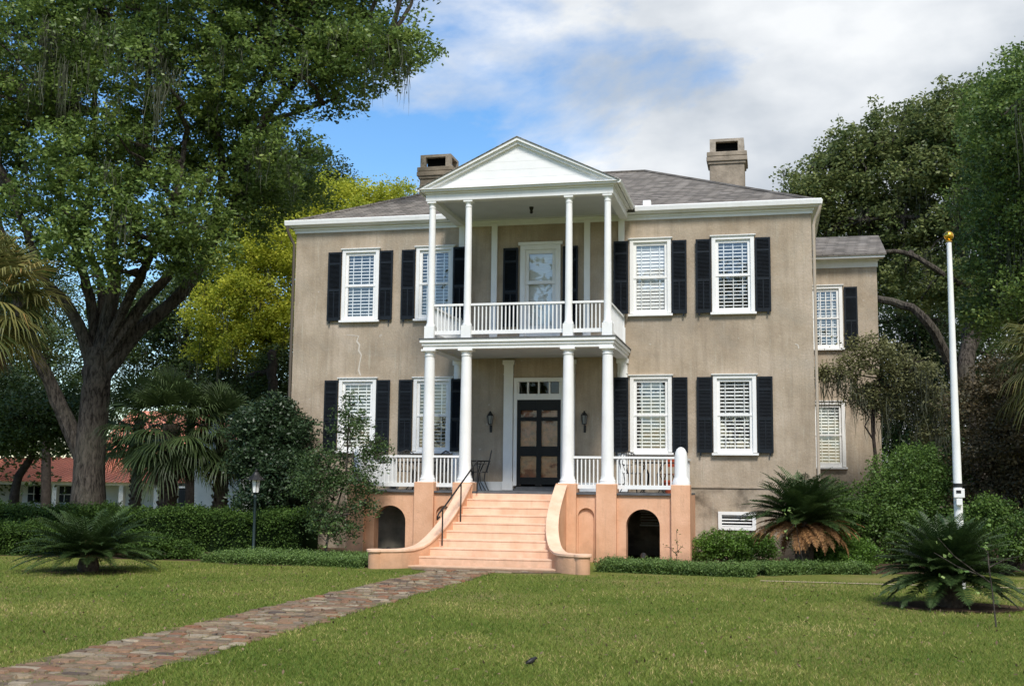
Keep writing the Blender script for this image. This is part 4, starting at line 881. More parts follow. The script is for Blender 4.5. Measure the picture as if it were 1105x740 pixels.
# great live oak on the left
oak_lobes = lob([(25, 50, -1, 2.6), (100, 20, 2, 2.6), (150, 75, 0, 2.4), (225, 40, 3, 2.4), (290, 70, 1, 2.2), (345, 25, 2, 2.1), (395, 55, 1, 1.6), (428, 50, 0, 1.15), (300, 0, 3, 2.2), (200, -60, 0, 3), (330, -50, 1, 2.4), (60, -60, 1, 3), (430, -40, 1, 1.5),
    (360, 95, 2, 1.0), (30, 150, 0, 2.0), (110, 170, -1, 1.9), (190, 140, 2, 2.0), (255, 150, 3, 1.9), (300, 165, 1, 1.2), (40, 240, -1, 1.8), (110, 255, -1.5, 1.6), (180, 235, -.5, 1.8), (240, 220, 2, 1.5), (285, 215, 3, 1.2), (325, 205, 5, 1.0),
    (-40, 200, 1, 2.5), (205, 275, 0, 1.1), (15, 300, 2, 1.4), (150, 180, 4, 1.6), (-30, 90, 1, 3)])
o0 = ground_at(96, 1.0)
tk = [o0, A(98, 470, 1), A(106, 400, 1), A(104, 375, 1)]
bs = [([A(92, 500, 1), A(66, 440, .8), A(45, 395, .4), A(25, 330, 0), A(5, 260, -.5)], .26, .12),
      ([A(100, 395, 1), A(80, 340, .5), A(55, 300, 0), A(30, 270, -.5), A(10, 200, -1)], .21, .09),
      ([A(104, 390, 1), A(97, 320, 1), A(78, 270, .5), A(66, 220, 0), A(75, 120, 0)], .18, .08),
      ([A(106, 385, 1), A(110, 310, 1.5), A(96, 250, 2), A(104, 170, 2), A(100, 60, 2)], .17, .07),
      ([A(108, 385, 1), A(122, 310, 1), A(120, 250, 1), A(150, 170, 1), A(160, 60, 1)], .26, .08),
      ([A(110, 385, 1), A(140, 320, .5), A(165, 280, 0), A(190, 230, 0), A(200, 150, 1)], .18, .07),
      ([A(108, 395, 1), A(150, 335, 1), A(186, 292, 1.2), A(192, 270, 1.4), A(230, 180, 1.5)], .21, .08),
      ([A(108, 410, 1), A(150, 355, 1.5), A(195, 312, 2), A(225, 270, 2.3), A(262, 215, 2.6), A(290, 130, 2), A(350, 70, 2), A(420, 50, .5)], .25, .07),
      ([A(225, 270, 2.3), A(240, 180, 2), A(225, 90, 2), A(230, 0, 2)], .16, .06), ([A(262, 215, 2.6), A(270, 120, 2.3), A(320, 20, 2)], .16, .05),
      ([A(290, 130, 2), A(340, 115, 2), A(375, 100, 2)], .08, .03)]
T = tree('live_oak', 'huge spreading live oak with mossy limbs left of the house', oak_lobes, 5200, 46, .22, .135, .078, 'oak', tk, .50, .34, 'bark', bs, moss=110, moss_len=1.3, ntw=230, lump=.4)
for x_, y_, a_ in ((-16, -62, 1.2), (3, -66, 2.9), (20, -60, 4.4)): # the far side of the street: seen mirrored in the windows
    for_ = dup(T, None, (x_, y_, 0), a_); for_['label'] = ['spreading oak across the lawn opposite the left windows', 'spreading oak across the lawn opposite the front door', 'spreading oak across the lawn opposite the right windows'][(x_ > -10) + (x_ > 10)]; for_['group'] = 'oaks opposite the house'
# near overhanging branch with moss at the very top left (same oak's moss grows heavier there)
anch = np.array([A(random.uniform(10, 190), random.uniform(0, 110), random.uniform(-2.6, 0)) - np.array([o0[0], o0[1], 0]) for _ in range(40)])
add_moss(T, anch, 48, 1.25, M['moss'], 'moss', .02)
# yellow-green tree behind the left end of the house
tree('sweetgum', 'yellow green leafed tree rising behind the left end of the house', lob([(262, 270, 14, 1.8, 1), (285, 315, 13, 1.7, 1), (245, 335, 13.5, 1.6, 1), (300, 265, 13, 1.6), (270, 370, 13, 1.5), (310, 350, 13, 1.5), (235, 375, 14, 1.1)]),
     1500, 42, .26, .12, .085, 'yellow', [ground_at(288, 13), A(288, 420, 13), A(284, 340, 13), A(275, 280, 13)], .25, .08, 'bark_dark', group=None, moss=45, moss_len=1.6, ntw=60)
tree('sweetgum', 'broad yellow green tree crown showing above the left roof slope', lob([(330, 235, 18, 1.6), (362, 222, 18, 1.7), (400, 222, 18, 1.7), (435, 226, 18, 1.6), (300, 255, 18, 1.5), (385, 250, 18, 2.2), (340, 270, 18, 2)]),
     1500, 40, .28, .12, .085, 'yellow', [ground_at(385, 18), A(385, 420, 18), A(385, 300, 18), A(385, 250, 18)], .3, .1, 'bark_dark', ntw=40)
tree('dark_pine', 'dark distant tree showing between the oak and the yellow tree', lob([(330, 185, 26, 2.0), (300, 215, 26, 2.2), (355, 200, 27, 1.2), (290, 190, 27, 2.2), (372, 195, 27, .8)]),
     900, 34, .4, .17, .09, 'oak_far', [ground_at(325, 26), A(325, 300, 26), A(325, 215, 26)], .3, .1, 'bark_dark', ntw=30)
# dark background oaks on the left
gl_ = 'dark trees beyond the hedge on the left'
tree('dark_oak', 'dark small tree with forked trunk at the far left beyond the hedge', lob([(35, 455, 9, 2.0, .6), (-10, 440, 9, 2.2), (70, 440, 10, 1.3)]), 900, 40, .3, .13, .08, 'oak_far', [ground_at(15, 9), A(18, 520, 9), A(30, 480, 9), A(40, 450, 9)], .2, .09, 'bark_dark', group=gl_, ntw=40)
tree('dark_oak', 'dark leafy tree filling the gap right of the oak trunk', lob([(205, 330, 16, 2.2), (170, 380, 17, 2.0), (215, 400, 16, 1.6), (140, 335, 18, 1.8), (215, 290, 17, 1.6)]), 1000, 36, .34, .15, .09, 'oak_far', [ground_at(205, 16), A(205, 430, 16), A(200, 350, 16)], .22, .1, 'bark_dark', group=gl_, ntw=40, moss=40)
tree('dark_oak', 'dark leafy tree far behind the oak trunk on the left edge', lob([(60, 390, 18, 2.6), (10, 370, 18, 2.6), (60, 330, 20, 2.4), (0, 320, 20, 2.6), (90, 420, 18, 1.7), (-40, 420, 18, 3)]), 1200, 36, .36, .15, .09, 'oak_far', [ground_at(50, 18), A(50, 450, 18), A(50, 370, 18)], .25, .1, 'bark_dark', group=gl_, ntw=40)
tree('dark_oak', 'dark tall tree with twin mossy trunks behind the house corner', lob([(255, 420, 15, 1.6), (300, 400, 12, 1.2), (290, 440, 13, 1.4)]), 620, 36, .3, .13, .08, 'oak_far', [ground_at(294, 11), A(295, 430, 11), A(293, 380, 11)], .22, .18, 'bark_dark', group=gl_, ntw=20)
# dense dark evergreen next to the house corner
tree('magnolia', 'dense dark evergreen shrub tree against the left house corner', lob([(290, 470, -.5, 1.0, 1), (284, 500, -1, .85, .9), (310, 510, -1.3, .8, .9), (278, 455, 0, .7), (318, 470, -.8, .6, 1.1), (292, 540, -1.2, .9, .7), (300, 440, -.6, .5)]), 1250, 34, .16, .11, .05, 'magnolia', [ground_at(285, -1), A(285, 530, -1), A(285, 480, -1)], .09, .05, 'bark_dark', ntw=50, zmin=.1)
# small loose tree in front of the left terrace
tree('crape_myrtle', 'small airy green tree in front of the left terrace arch', lob([(378, 455, -3.9, .42, 1), (360, 500, -4, .62, .7), (400, 480, -3.7, .38), (345, 520, -4.2, .6, .7), (385, 520, -4, .5, .7), (350, 555, -4.2, .5), (392, 545, -4, .35), (330, 500, -4, .4), (405, 495, -3.8, .35), (372, 570, -4.2, .35), (378, 430, -3.9, .25)]), 520, 26, .13, .07, .04, 'small_tree', [ground_at(352, -4.1), A(356, 570, -4.1), A(368, 510, -4), A(376, 445, -3.9)], .035, .015, 'bark', ntw=70, zmin=.2, hollow=.1)
# right side --------------------------------------------------------------
gr_ = 'live oaks on the right of the house'
b9 = [([A(1035, 420, 15), A(1000, 345, 14), A(955, 322, 14), A(900, 318, 14)], .21, .09), ([A(1040, 400, 15), A(1060, 330, 16), A(1015, 280, 15), A(960, 270, 15), A(900, 285, 14)], .16, .06), ([A(1050, 350, 16), A(1030, 250, 17), A(980, 235, 17), A(930, 238, 17)], .16, .06), ([A(1050, 330, 16), A(1020, 210, 17), A(975, 150, 17), A(900, 170, 18)], .16, .06), ([A(1030, 250, 16), A(1060, 160, 17), A(1070, 90, 17)], .2, .06)]
tree('live_oak', 'tall live oak with bare arching limbs behind the wing', lob([(885, 188, 18, 1.5), (925, 165, 18, 1.6), (965, 142, 18, 1.5), (1010, 135, 17, 1.7), (1055, 120, 17, 1.9), (905, 215, 18, 1.8), (955, 195, 18, 2), (1010, 180, 17, 2), (1060, 160, 16, 2), (900, 255, 19, 1.6), (980, 245, 18, 1.9), (1050, 240, 17, 2), (1000, 300, 17, 1.7), (1060, 310, 16, 1.7), (935, 290, 19, 1.8), (868, 205, 18, .9)]),
     2500, 38, .27, .17, .095, 'oak_right', [ground_at(1060, 15), A(1058, 480, 15), A(1040, 400, 15), A(1050, 340, 16)], .42, .26, 'bark', b9, gr_, moss=55, moss_len=1.4, ntw=130, lump=.45)
tree('live_oak', 'darker live oak closing the right edge of the view beside the flagpole', lob([(1085, 115, 6, 1.3), (1110, 75, 5, 1.2), (1120, 120, 4, 2), (1090, 160, 7, 1.6), (1115, 220, 6, 2), (1085, 260, 7, 1.5), (1075, 330, 8, 1.3), (1110, 310, 6, 1.8), (1150, 90, 4, 1.8), (1060, 210, 9, 1.2)]),
     1700, 40, .26, .12, .07, 'oak', [ground_at(1120, 6), A(1120, 450, 6), A(1110, 300, 6), A(1105, 180, 6)], .4, .2, 'bark', (), gr_, moss=70, moss_len=1.6, ntw=90)
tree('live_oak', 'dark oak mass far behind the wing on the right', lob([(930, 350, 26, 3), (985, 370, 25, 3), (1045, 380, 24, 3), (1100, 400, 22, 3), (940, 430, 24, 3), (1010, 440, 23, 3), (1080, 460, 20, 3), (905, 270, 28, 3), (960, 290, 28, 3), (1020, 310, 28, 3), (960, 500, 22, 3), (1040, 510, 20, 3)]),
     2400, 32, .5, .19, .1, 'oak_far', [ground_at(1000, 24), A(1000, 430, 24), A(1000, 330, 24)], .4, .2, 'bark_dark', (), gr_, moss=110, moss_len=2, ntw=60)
tree('mossy_tree', 'spindly olive tree hung with grey moss in front of the wing', lob([(915, 395, 2.5, .55), (945, 380, 2.5, .7), (980, 395, 2.5, .75), (1010, 430, 3, .7), (960, 430, 3, .75), (895, 400, 2.5, .4), (1000, 460, 3, .5), (930, 425, 2.6, .5), (918, 372, 2.6, .35)]),
     430, 30, .17, .10, .04, 'olive', [ground_at(945, 2.8), A(946, 510, 2.8), A(942, 460, 2.8), A(950, 400, 2.7)], .06, .03, 'bark_dark', moss=60, moss_len=.9, ntw=110, hollow=.05)
tree('holly', 'brownish dark evergreen shrub tree at the right edge', lob([(1075, 440, 0, 1.1), (1100, 480, -1, 1.3), (1070, 500, 0, 1.0), (1095, 420, 0, 1.2), (1065, 550, -.5, .9), (1105, 550, -1, 1.2), (1130, 470, -1, 1.5)]), 1300, 36, .17, .085, .05, 'brownleaf', [ground_at(1090, -.5), A(1090, 520, -.5), A(1085, 450, -.5)], .1, .06, 'bark_dark', ntw=50)
def bush(name, label, lobes, n, per, sr, L, W, fm, cat='bush', group=None, zmin=.03, hollow=.35, lump=.2, **kw):
    px = float(np.mean([l[0] for l in lobes])); py = float(np.mean([l[1] for l in lobes]))
    t = thing(name, label, cat, (px, py, 0), 0, group); lo = [(a - px, b - py, c, d, e, f) for a, b, c, d, e, f in lobes]
    cr_, cen = foliage('foliage', lo, n, per, sr, L, W, M[fm], t, zmin=zmin, hollow=hollow, lump=lump, **kw)
    mb = MB()
    for c in cen[RNG.integers(0, len(cen), 26)]: limb(mb, (c[0] * .2, c[1] * .2, 0), c, .022, .006, 5, .15, 0, 5)
    mb.build('stem', M['bark_dark'], t); return t
gb = 'green shrubs along the right side of the house'
bush('shrub', 'large bright green shrub in front of the wing corner', lob([(985, 520, .5, 1.1, .9), (955, 545, 0, 1.0, .8), (1020, 540, .2, 1.0, .8), (1000, 575, -.5, 1.0, .8), (950, 580, -.3, .9, .7), (990, 500, .8, .7)]), 1500, 30, .14, .065, .042, 'shrub', group=gb)
bush('shrub', 'low glossy green shrub between the basement vent and the pier', lob([(775, 585, -1.2, .42, .8), (800, 588, -1.2, .45, .8), (760, 592, -1.4, .32, .8), (820, 590, -1, .4, .8)]), 520, 30, .09, .05, .035, 'bush', group=gb)
bush('shrub', 'bright green shrub spreading at the right of the large cycad', lob([(905, 590, -2.6, .5, .7), (930, 597, -2.8, .42, .7), (885, 600, -2.9, .4, .7), (915, 606, -3, .5, .5)]), 560, 30, .09, .05, .035, 'bush', group=gb)
bush('shrub', 'dark green shrub behind the large cycad by the wall', lob([(905, 555, -.5, .6, .8), (930, 560, -.2, .6, .8), (880, 575, -1, .6, .8), (895, 530, 0, .4)]), 560, 30, .13, .06, .04, 'hedge', group=gb)
bush('shrub', 'lime green shrub behind the foot of the flagpole', lob([(1050, 560, -3, .45, .8), (1070, 548, -3, .4, .8), (1090, 585, -3.5, .45, .8), (1040, 595, -3.5, .4), (1110, 575, -3.5, .6)]), 560, 28, .12, .06, .04, 'shrub', group=gb)
# hedges --------------------------------------------------------------
def hedge(name, label, pts, wd, h, n, per, fm, L=.06, W=.04, sr=.09, group=None, round_=.25, core=(.012, .022, .008)):
    "clipped hedge following a plan polyline"
    P = np.array(pts, float); seg = np.linalg.norm(np.diff(P, axis=0), axis=1); cum = np.r_[0, np.cumsum(seg)]
    t = thing(name, label, 'hedge', (float(P[0, 0]), float(P[0, 1]), 0), 0, group)
    s = RNG.uniform(0, cum[-1], n); k = np.clip(np.searchsorted(cum, s) - 1, 0, len(seg) - 1); f = (s - cum[k]) / seg[k]
    c = P[k] + (P[k + 1] - P[k]) * f[:, None]; d = (P[k + 1] - P[k]) / seg[k][:, None]; nn = np.c_[-d[:, 1], d[:, 0]]
    face = RNG.random(n); u = RNG.uniform(-1, 1, n); v = RNG.uniform(0, 1, n)
    wob = 1 + .06 * np.sin(s * 2.1) + .05 * np.sin(s * 5.3 + 1) + .03 * np.sin(s * 11)
    top = face < .5; off = np.where(top, u * wd / 2, np.sign(u) * wd / 2 * wob); z = np.where(top, h * wob * (1 - round_ * np.abs(u) ** 4 * .5), v * h * .95)
    depth = RNG.exponential(.05, n); off = off - np.sign(off) * np.where(top, 0, depth); z = z - np.where(top, depth, 0)
    cen = np.c_[c + nn * off[:, None], z] - np.array([P[0, 0], P[0, 1], 0])
    cnt = RNG.integers(int(per * .5), int(per * 1.5), n); idx = np.repeat(np.arange(n), cnt)
    Q = cen[idx] + RNG.normal(size=(len(idx), 3)) * sr * np.array([1, 1, .7]); Q[:, 2] = np.maximum(Q[:, 2], .01)
    tone = np.clip(.5 + .14 * RNG.normal(size=n)[idx] + .15 * RNG.normal(size=len(idx)), 0, 1)
    np_mesh('foliage', leaf_quads(Q, L, W, .6), M[fm], t, tone)
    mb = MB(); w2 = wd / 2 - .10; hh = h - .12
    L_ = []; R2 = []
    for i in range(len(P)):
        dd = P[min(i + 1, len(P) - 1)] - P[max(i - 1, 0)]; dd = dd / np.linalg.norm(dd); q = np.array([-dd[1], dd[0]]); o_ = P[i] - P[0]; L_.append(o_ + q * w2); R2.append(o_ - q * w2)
    mb.prism_z([tuple(p) for p in L_] + [tuple(p) for p in R2[::-1]], 0, hh); mb.build('branches', mat('hedge_core', core, 1, 0), t); return t  # solid core block, dark green to read as shade between the leaves
hedge('hedge', 'tall clipped dark green hedge running across the left lawn', [(-30, -1.2), (-18, -1.6), (-12, -1.9), (-8.3, -2.2), (-5.2, -2.3)], 1.3, .95, 7000, 24, 'hedge', group='dark hedges on the left')
hedge('hedge', 'low dark hedge between the round bush and the left cycad', [(-18, -5.2), (-12, -4.9), (-9.2, -4.6)], 1.2, .62, 1700, 22, 'hedge', group='dark hedges on the left')
bush('shrub', 'rounded dark green bush at the end of the left hedge', lob([(172, 590, -5.2, .42, .7), (200, 596, -5, .38, .7), (150, 585, -5.2, .4, .7)]), 600, 28, .08, .055, .04, 'hedge')
hedge('low_hedge', 'knee high trimmed border hedge left of the front steps', [(-6.0, -4.85), (-4.6, -5.05), (-2.35, -5.2)], 1.9, .17, 3000, 22, 'low_hedge', .035, .024, .05, 'trimmed border hedges')
hedge('low_hedge', 'knee high trimmed border hedge right of the front steps', [(2.35, -4.9), (4.1, -5.2), (5.4, -5.3)], .95, .2, 1900, 22, 'low_hedge', .035, .024, .05, 'trimmed border hedges')
hedge('low_hedge', 'low dark border planting curving under the large cycad', [(5.4, -5.0), (6.4, -4.2), (7.6, -3.9)], .7, .2, 1000, 22, 'low_hedge', .035, .024, .05, 'trimmed border hedges')
# far trees closing the horizon; unseen ones behind the camera added against window glare
lst = []
for i in range(142):
    a = math.radians(-75 + i * 2.55); d = random.uniform(62, 72); fr_ = i > 62; lst.append((CAM[0] + d * math.sin(a), CAM[1] + d * math.cos(a), .8 if fr_ else random.uniform(1.5, 3.5), 4.2, 4.2, random.uniform(.8, 2.2) if fr_ else random.uniform(2.5, 4.5)))
fo, _ = foliage('treeline', lst, 8600, 30, .6, .28, .18, M['oak_far'], None, zmin=.2); tag(fo, 'far dark treeline behind the lawns and buildings', 'treeline', kind='stuff')

# cycads and palms ---------------------------------------------------------
def frond_cycad(mb_tone, base, az, el, L, leaf, npair=36, droop=.9, lw=.0125):
    "pinnate frond, returns quads"
    V = []; d = np.array([math.cos(az), math.sin(az), 0]); side = np.array([-math.sin(az), math.cos(az), 0]); p = np.array(base, float); e = el; pts = []
    n = npair
    for i in range(n + 1): pts.append((p.copy(), e)); p = p + (d * math.cos(e) + _z * math.sin(e)) * L / n; e -= droop * 1.6 / n * (.4 + i / n)
    for i in range(n):
        q, e_ = pts[i]; q2, _ = pts[i + 1]; t = i / n; tdir = d * math.cos(e_) + _z * math.sin(e_); up = -d * math.sin(e_) + _z * math.cos(e_)
        w_ = .008; V += [q - side * w_, q + side * w_, q2 + side * w_, q2 - side * w_]
        if t < .1: continue
        ll = leaf * (math.sin(PI * min(1, (t * .93 + .12))) ** .6) * random.uniform(.9, 1.08)
        for s in (-1, 1):
            ax = unit((side * s * .82 + tdir * .50 + up * .28 + RNG.normal(size=3) * .05)[None])[0]; tip = q + ax * ll - _z * ll * .12; mid = q + ax * ll * .5 + up * .01; wv = tdir * lw
            V += [q - wv * .7, q + wv * .7, mid + wv * 1.1, mid - wv * 1.1, mid - wv * 1.1, mid + wv * 1.1, tip + wv * .2, tip - wv * .2]
    return V
def cycad(label, x, y, trunk_h, L, n, leaf, e0, e1, dead=0, cz=0, seed=1, flat=0, cone=False, droop=.9):
    random.seed(seed); t = thing('cycad', label, 'cycad', (x, y, 0), 0, 'cycads in the garden'); V = []; tn = []
    for i in range(n):
        f = (i + .5) / n; az = i * 2.39996 + random.uniform(-.1, .1); el = math.radians(e0 + (e1 - e0) * f ** .9 + random.uniform(-6, 6))
        q = frond_cycad(None, (.05 * math.cos(az), .05 * math.sin(az), trunk_h), az, el, L * random.uniform(.85, 1.1), leaf, droop=droop * random.uniform(.8, 1.2)); V += q; tn += [random.uniform(.3, .7)] * (len(q) // 4)
    tn = np.clip(np.array(tn) + RNG.normal(size=len(tn)) * .1, 0, 1); np_mesh('fronds', np.array(V), M['cycad'], t, tn)
    MB().lathe([(.18, 0), (.2, trunk_h * .4), (.17, trunk_h * .9), (.08, trunk_h + .06)], 0, 0, 12).build('trunk', M['palm_bark'], t)
    if dead:
        V = []
        for i in range(dead): az = i * 2.39996; V += frond_cycad(None, (.08 * math.cos(az), .08 * math.sin(az), trunk_h - .08), az, math.radians(random.uniform(-5, 26)), L * .85 * random.uniform(.8, 1.1), leaf * .7, droop=random.uniform(.6, 1.2))
        np_mesh('dead_fronds', np.array(V), M['cycad_brown'], t, RNG.uniform(0, 1, len(V) // 4))
    if cone: MB().lathe([(.13, trunk_h), (.20, trunk_h + .14), (.22, trunk_h + .24), (.14, trunk_h + .31), (.03, trunk_h + .33)], 0, 0, 14).build('seed_head', mat('seed_head', (.42, .30, .17), .9, .1, (.28, .18, .09), 30, .8, 60), t, smooth=True)
    return t
cycad('low spreading cycad with pale tan centre on the left lawn', -6.84, -8.92, .27, 1.38, 96, .22, 62, 4, seed=3, cone=True, droop=.5)
cycad('large cycad with brown drooping dead fronds by the right house corner', 6.38, -3.3, .95, 1.34, 110, .25, 84, 12, dead=50, seed=5, droop=.6)
cycad('dark bushy cycad on the right lawn in front of the flagpole', 8.3, -10.2, .42, 1.06, 124, .21, 86, -8, seed=8, droop=.5)
def fan(base, az, el, pet, R, mb_t, span=150, nl=30, droop=.5):
    d = np.array([math.cos(az) * math.cos(el), math.sin(az) * math.cos(el), math.sin(el)]); side = np.array([-math.sin(az), math.cos(az), 0]); up = np.cross(side, d) * -1; V = []
    if up[2] < 0: up = -up
    hub = np.array(base) + d * pet - _z * pet * .12; w_ = .014
    V += [np.array(base) - side * w_, np.array(base) + side * w_, hub + side * w_, hub - side * w_]
    for i in range(nl):
        a = math.radians(-span / 2 * 1.25 + span * 1.25 * i / (nl - 1)); ax = d * math.cos(a) + side * math.sin(a); ax = unit((ax - up * .12 * abs(math.sin(a)) + RNG.normal(size=3) * .03)[None])[0]
        ll = R * (.72 + .28 * math.cos(a)) * random.uniform(.9, 1.05); wv = unit(np.cross(ax, up)[None])[0] * .022 * R; p = hub; m1 = hub + ax * ll * .5 - _z * ll * .05 * droop; m2 = hub + ax * ll * .8 - _z * ll * .18 * droop; m3 = hub + ax * ll * .97 - _z * ll * .42 * droop
        V += [p - wv * .3, p + wv * .3, m1 + wv, m1 - wv, m1 - wv, m1 + wv, m2 + wv * .7, m2 - wv * .7, m2 - wv * .7, m2 + wv * .7, m3 + wv * .1, m3 - wv * .1]
    return V
def palmetto(label, x, y, h, n, R, pet, mt='palm', seed=1, tr=.17, dead=6, group='cabbage palms', e0=85, e1=-45):
    random.seed(seed); t = thing('palmetto', label, 'palm tree', (x, y, 0), 0, group); V = []; tn = []
    for i in range(n):
        f = (i + .5) / n; az = i * 2.39996; el = math.radians(e0 + (e1 - e0) * f + random.uniform(-8, 8)); q = fan((0, 0, h + .2 * (1 - f)), az, el, pet * random.uniform(.8, 1.2), R * random.uniform(.85, 1.1), None, droop=random.uniform(.5, 1.3)); V += q; tn += [random.uniform(.25, .8)] * (len(q) // 4)
    np_mesh('fronds', np.array(V), M[mt], t, np.clip(np.array(tn) + RNG.normal(size=len(tn)) * .14, 0, 1))
    if dead:
        V = []
        for i in range(dead): V += fan((0, 0, h - .1), i * 2.1, math.radians(random.uniform(-80, -60)), pet * .7, R * .8, None, droop=.3, span=80)
        np_mesh('dead_fronds', np.array(V), M['palm_dead'], t, RNG.uniform(0, 1, len(V) // 4))
    mb = MB(); mb.tube([(0, 0, 0), (.03, 0, h * .5), (0, 0, h + .1)], [tr * 1.05, tr, tr * .9], 12)
    for k in range(int(h * 26)):
        a = k * 2.4; z = h - k / 26 * 1.0
        if z < .1: break
        mb.cbox((tr * 1.05 * math.cos(a), tr * 1.05 * math.sin(a), z), (.07, .05, .12), Matrix.Rotation(a, 3, 'Z') @ Matrix.Rotation(.5, 3, 'Y'))
    mb.build('trunk', M['palm_bark'], t); return t
q = at(184, 462, .8); palmetto('cabbage palm with stout trunk in the middle behind the hedge', q[0], q[1], q[2], 58, 1.05, .95, seed=2, tr=.24, dead=9)
q = at(240, 468, 1.6); palmetto('cabbage palm nearest the house behind the hedge', q[0], q[1], q[2], 34, 1.05, .8, seed=4, tr=.19, dead=4)
q = at(150, 455, 8.0); palmetto('cabbage palm partly hidden behind the stout palm', q[0], q[1], q[2], 26, 1.3, .9, seed=6, tr=.18, dead=3)
q = at(-22, 325, -6.5); palmetto('tall cabbage palm with golden frond tips at the left edge', q[0], q[1], q[2], 60, 1.15, .95, 'palm_gold', seed=9, tr=.2, dead=6)
q = at(1148, 385, -3.0); palmetto('cabbage palm with golden fronds at the right edge', q[0], q[1], q[2], 34, .95, .7, 'palm_gold', seed=12, tr=.17, dead=14)
# saplings -----------------------------------------------------------------
def sapling(name, label, base, stems, leaves, fm, L, W, r=.012):
    t = thing(name, label, 'sapling', base)
    mb = MB()
    for s_ in stems: mb.tube(s_, [r * (1 - .6 * i / (len(s_) - 1)) for i in range(len(s_))], 6)
    mb.build('stem', M['bark'], t); P = []
    for (p, n) in leaves: P += [np.array(p) + RNG.normal(size=3) * .035 for _ in range(n)]
    np_mesh('leaves', leaf_quads(np.array(P), L, W, .5), M[fm], t, RNG.uniform(0, 1, len(P))); return t
g0 = at(1074, 672, -12.6); Yb = float(g0[1])
def rel(px, py, dy=0): p = at(px, py, Yb + dy); return (p[0] - g0[0], dy, p[2])
sapling('sapling', 'thin bare sapling with a few pale leaves in front of the right cycad', (float(g0[0]), Yb, 0), [[rel(1075, 676), rel(1071, 640), rel(1067, 610), rel(1066, 595, .1), rel(1055, 588, .2)], [rel(1068, 628), rel(1050, 615, -.2), rel(1030, 600, -.3), rel(1012, 580, -.4)], [rel(1062, 622), rel(1035, 612, .1), rel(1008, 596, .1)], [rel(1067, 612), rel(1085, 603, .1), rel(1100, 600, .1)]],
        [(rel(1025, 581, -.3), 3), (rel(1012, 585, -.4), 2), (rel(1022, 598, -.2), 3), (rel(1060, 594), 3), (rel(1072, 563), 2), (rel(1042, 618), 3), (rel(1017, 625), 3), (rel(1056, 638), 3), (rel(1062, 588), 3), (rel(1100, 592), 3)], 'sprout', .075, .055, .011)
g0 = at(730, 606, -3.6); Yb = -3.6; g0[2] = 0
sapling('sapling', 'small leafy twig growing in front of the peach end pier', (float(g0[0]), Yb, 0), [[rel(730, 606), rel(731, 590), rel(730, 572)], [rel(730, 598), rel(722, 590), rel(717, 590)], [rel(730, 596), rel(737, 588)]], [(rel(730, 574), 6), (rel(731, 583), 8), (rel(724, 591), 7), (rel(736, 589), 7), (rel(731, 596), 8), (rel(718, 589), 4)], 'shrub', .06, .035, .008)
g0 = at(868, 545, -4.3); Yb = -4.3
sapling('vine', 'pale green climbing shoot over the large cycad', (float(g0[0]), Yb, 0), [[(0, 0, 0), rel(862, 585), rel(858, 560), rel(852, 550)], [rel(858, 565), rel(850, 572), rel(843, 580)]], [(rel(852, 550), 7), (rel(846, 553), 4), (rel(856, 562), 5), (rel(848, 575), 5), (rel(842, 590), 5)], 'sprout', .08, .055, .008)
g0 = at(352, 598, -4.6); Yb = -4.6; g0[2] = 0
sapling('vine', 'pale green leafy shoots at the foot of the small tree by the terrace', (float(g0[0]), Yb, 0), [[(0, 0, 0), rel(354, 580), rel(350, 560)], [rel(353, 585), rel(343, 575)]], [(rel(350, 562), 14), (rel(355, 575), 16), (rel(344, 574), 12), (rel(338, 566), 8), (rel(352, 588), 14), (rel(360, 566), 8)], 'sprout', .07, .045, .012)
# bird on the lawn -----------------------------------------------------------
def bird():
    t = thing('bird', 'small black bird pecking on the front lawn', 'bird', (3.43, -17.25, 0), .9); t.scale = (.62, .62, .62)
    mb = MB(); n = 12
    prof = [(-.13, .045, .004), (-.085, .055, .018), (-.04, .07, .04), (.0, .08, .048), (.035, .09, .042), (.06, .105, .026), (.08, .115, .027), (.10, .112, .018), (.115, .105, .006), (.14, .098, .001)]
    vs = []; fs = []
    for i, (x_, z_, r_) in enumerate(prof):
        for k in range(n): a = 2 * PI * k / n; vs.append((x_, r_ * math.cos(a) * .9, z_ + r_ * math.sin(a)))
    for i in range(len(prof) - 1):
        for k in range(n): fs.append((i * n + k, i * n + (k + 1) % n, (i + 1) * n + (k + 1) % n, (i + 1) * n + k))
    mb.add(vs, fs)
    for s in (-1, 1): mb.tube([(0, s * .02, .05), (.005, s * .022, .02), (.02, s * .022, .0)], .003, 5)
    mb.build('body', M['black'], t, smooth=True)
    for s in (-1, 1): MB().add([(.03, s * .042, .095), (-.05, s * .046, .085), (-.14, s * .022, .06), (-.04, s * .05, .055)], [(0, 1, 2, 3)]).build('wing', M['black'], t)
bird()
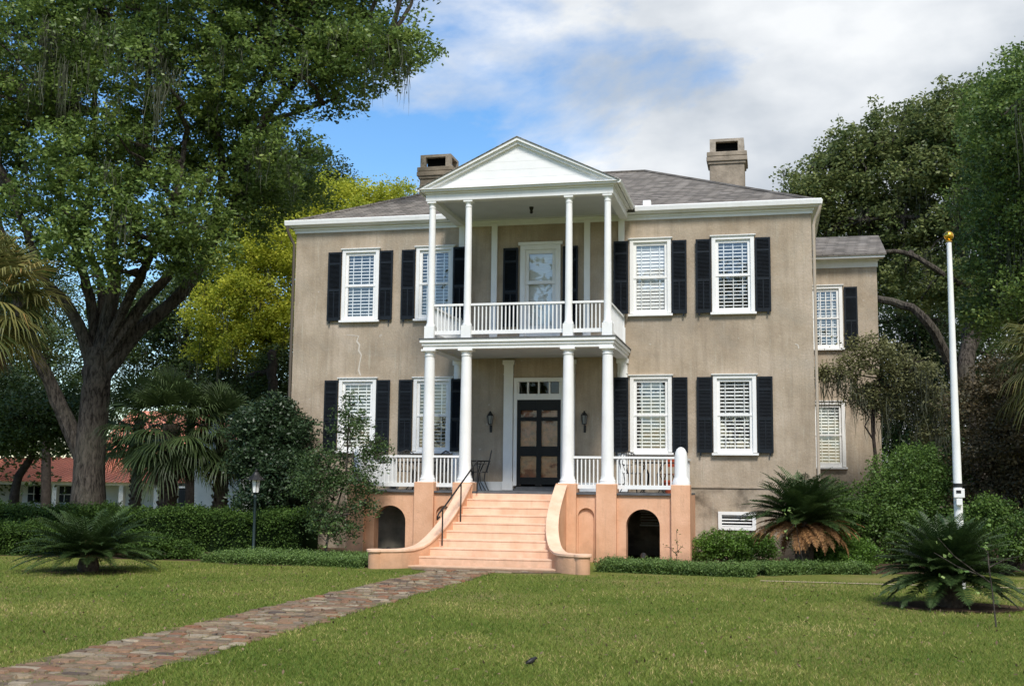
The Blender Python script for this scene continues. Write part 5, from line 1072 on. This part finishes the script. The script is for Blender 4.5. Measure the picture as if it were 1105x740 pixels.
# ------------------------------------------------------------------ grass blades on the near lawn
def inside_path(x, y):
    t = np.clip((-y - 5.7) / 13, 0, 1); j = .07 * np.sin(y * 5) + .05 * np.sin(y * 13 + 2); q = RNG.random(len(x)) < .965; return (x > -.84 - .42 * t + j) & (x < .36 - .34 * t + j * np.sin(y * 3)) & q
N = 430000
yy = -19.9 + 15.5 * RNG.power(1.0, N) ** 1.9
dist = yy - CAM[1]
l_ = np.array([RT, ]); tanl = -(math.tan(YAW + math.atan(590 / F_PX))) - .16; tanr = math.tan(-YAW + math.atan(590 / F_PX)) + .16
xx = CAM[0] + dist * (tanl + (tanr - tanl) * RNG.random(N))
ok = ~inside_path(xx, yy) & ~((yy > -6.1)); ok |= (yy > -5.6) & (yy < -4.6) & (xx > 9.5); ok &= ~(((xx - 8.36) ** 2 + ((yy + 10.2) * 1.3) ** 2) < .9)
ok &= ~((yy > -6.7) & (xx > -2.4) & (xx < 2.5))
xx, yy = xx[ok], yy[ok]; n = len(xx); sc = .7 + .5 * (dist[ok] / 15)
a = RNG.uniform(0, 2 * PI, n); h = RNG.uniform(.018, .045, n); lean = RNG.normal(size=(n, 2)) * .022; wv = .0042 * sc
Vg = np.empty((n, 3, 3)); Vg[:, 0] = np.c_[xx - np.cos(a) * wv, yy - np.sin(a) * wv, np.zeros(n)]; Vg[:, 1] = np.c_[xx + np.cos(a) * wv, yy + np.sin(a) * wv, np.zeros(n)]; Vg[:, 2] = np.c_[xx + lean[:, 0], yy + lean[:, 1], h]
pt = .5 + .22 * np.sin(xx * .9 + yy * .5) * np.sin(yy * 1.3 - xx * .4) + .15 * np.sin(xx * 3.1 + 1) * np.sin(yy * 2.7)
for sx_, sy_, rr_ in ((7.6, -18.2, 1.3), (5.9, -16.9, 1.0), (4.2, -18.8, 1.1), (2.6, -15.5, 1.2), (-4.5, -14.5, 1.6), (6.5, -13.2, 1.4)): pt = pt + .42 * np.exp(-(((xx - sx_) / rr_) ** 2 + ((yy - sy_) / (rr_ * .6)) ** 2)) * (.6 + .4 * np.sin(xx * 7 + yy * 5))
tone = np.clip(pt * .72 + .12 + RNG.normal(size=n) * .24, 0, 1)
tag(np_mesh('grass', Vg.reshape(-1, 3), M['grass'], None, tone, 3), 'mown green and straw coloured grass of the front lawn', 'grass', kind='stuff')
# fallen leaves on lawn and path edge
nl = 1300; fx = RNG.uniform(-8, 10, nl); fy = RNG.uniform(-19.5, -6.5, nl); P = np.c_[fx, fy, RNG.uniform(.02, .045, nl)]
tag(np_mesh('fallen_leaves', leaf_quads(P, .055, .03, 3), M['palm_dead'], None, RNG.uniform(0, 1, nl)), 'scattered brown fallen leaves on the lawn', 'leaves', kind='stuff')
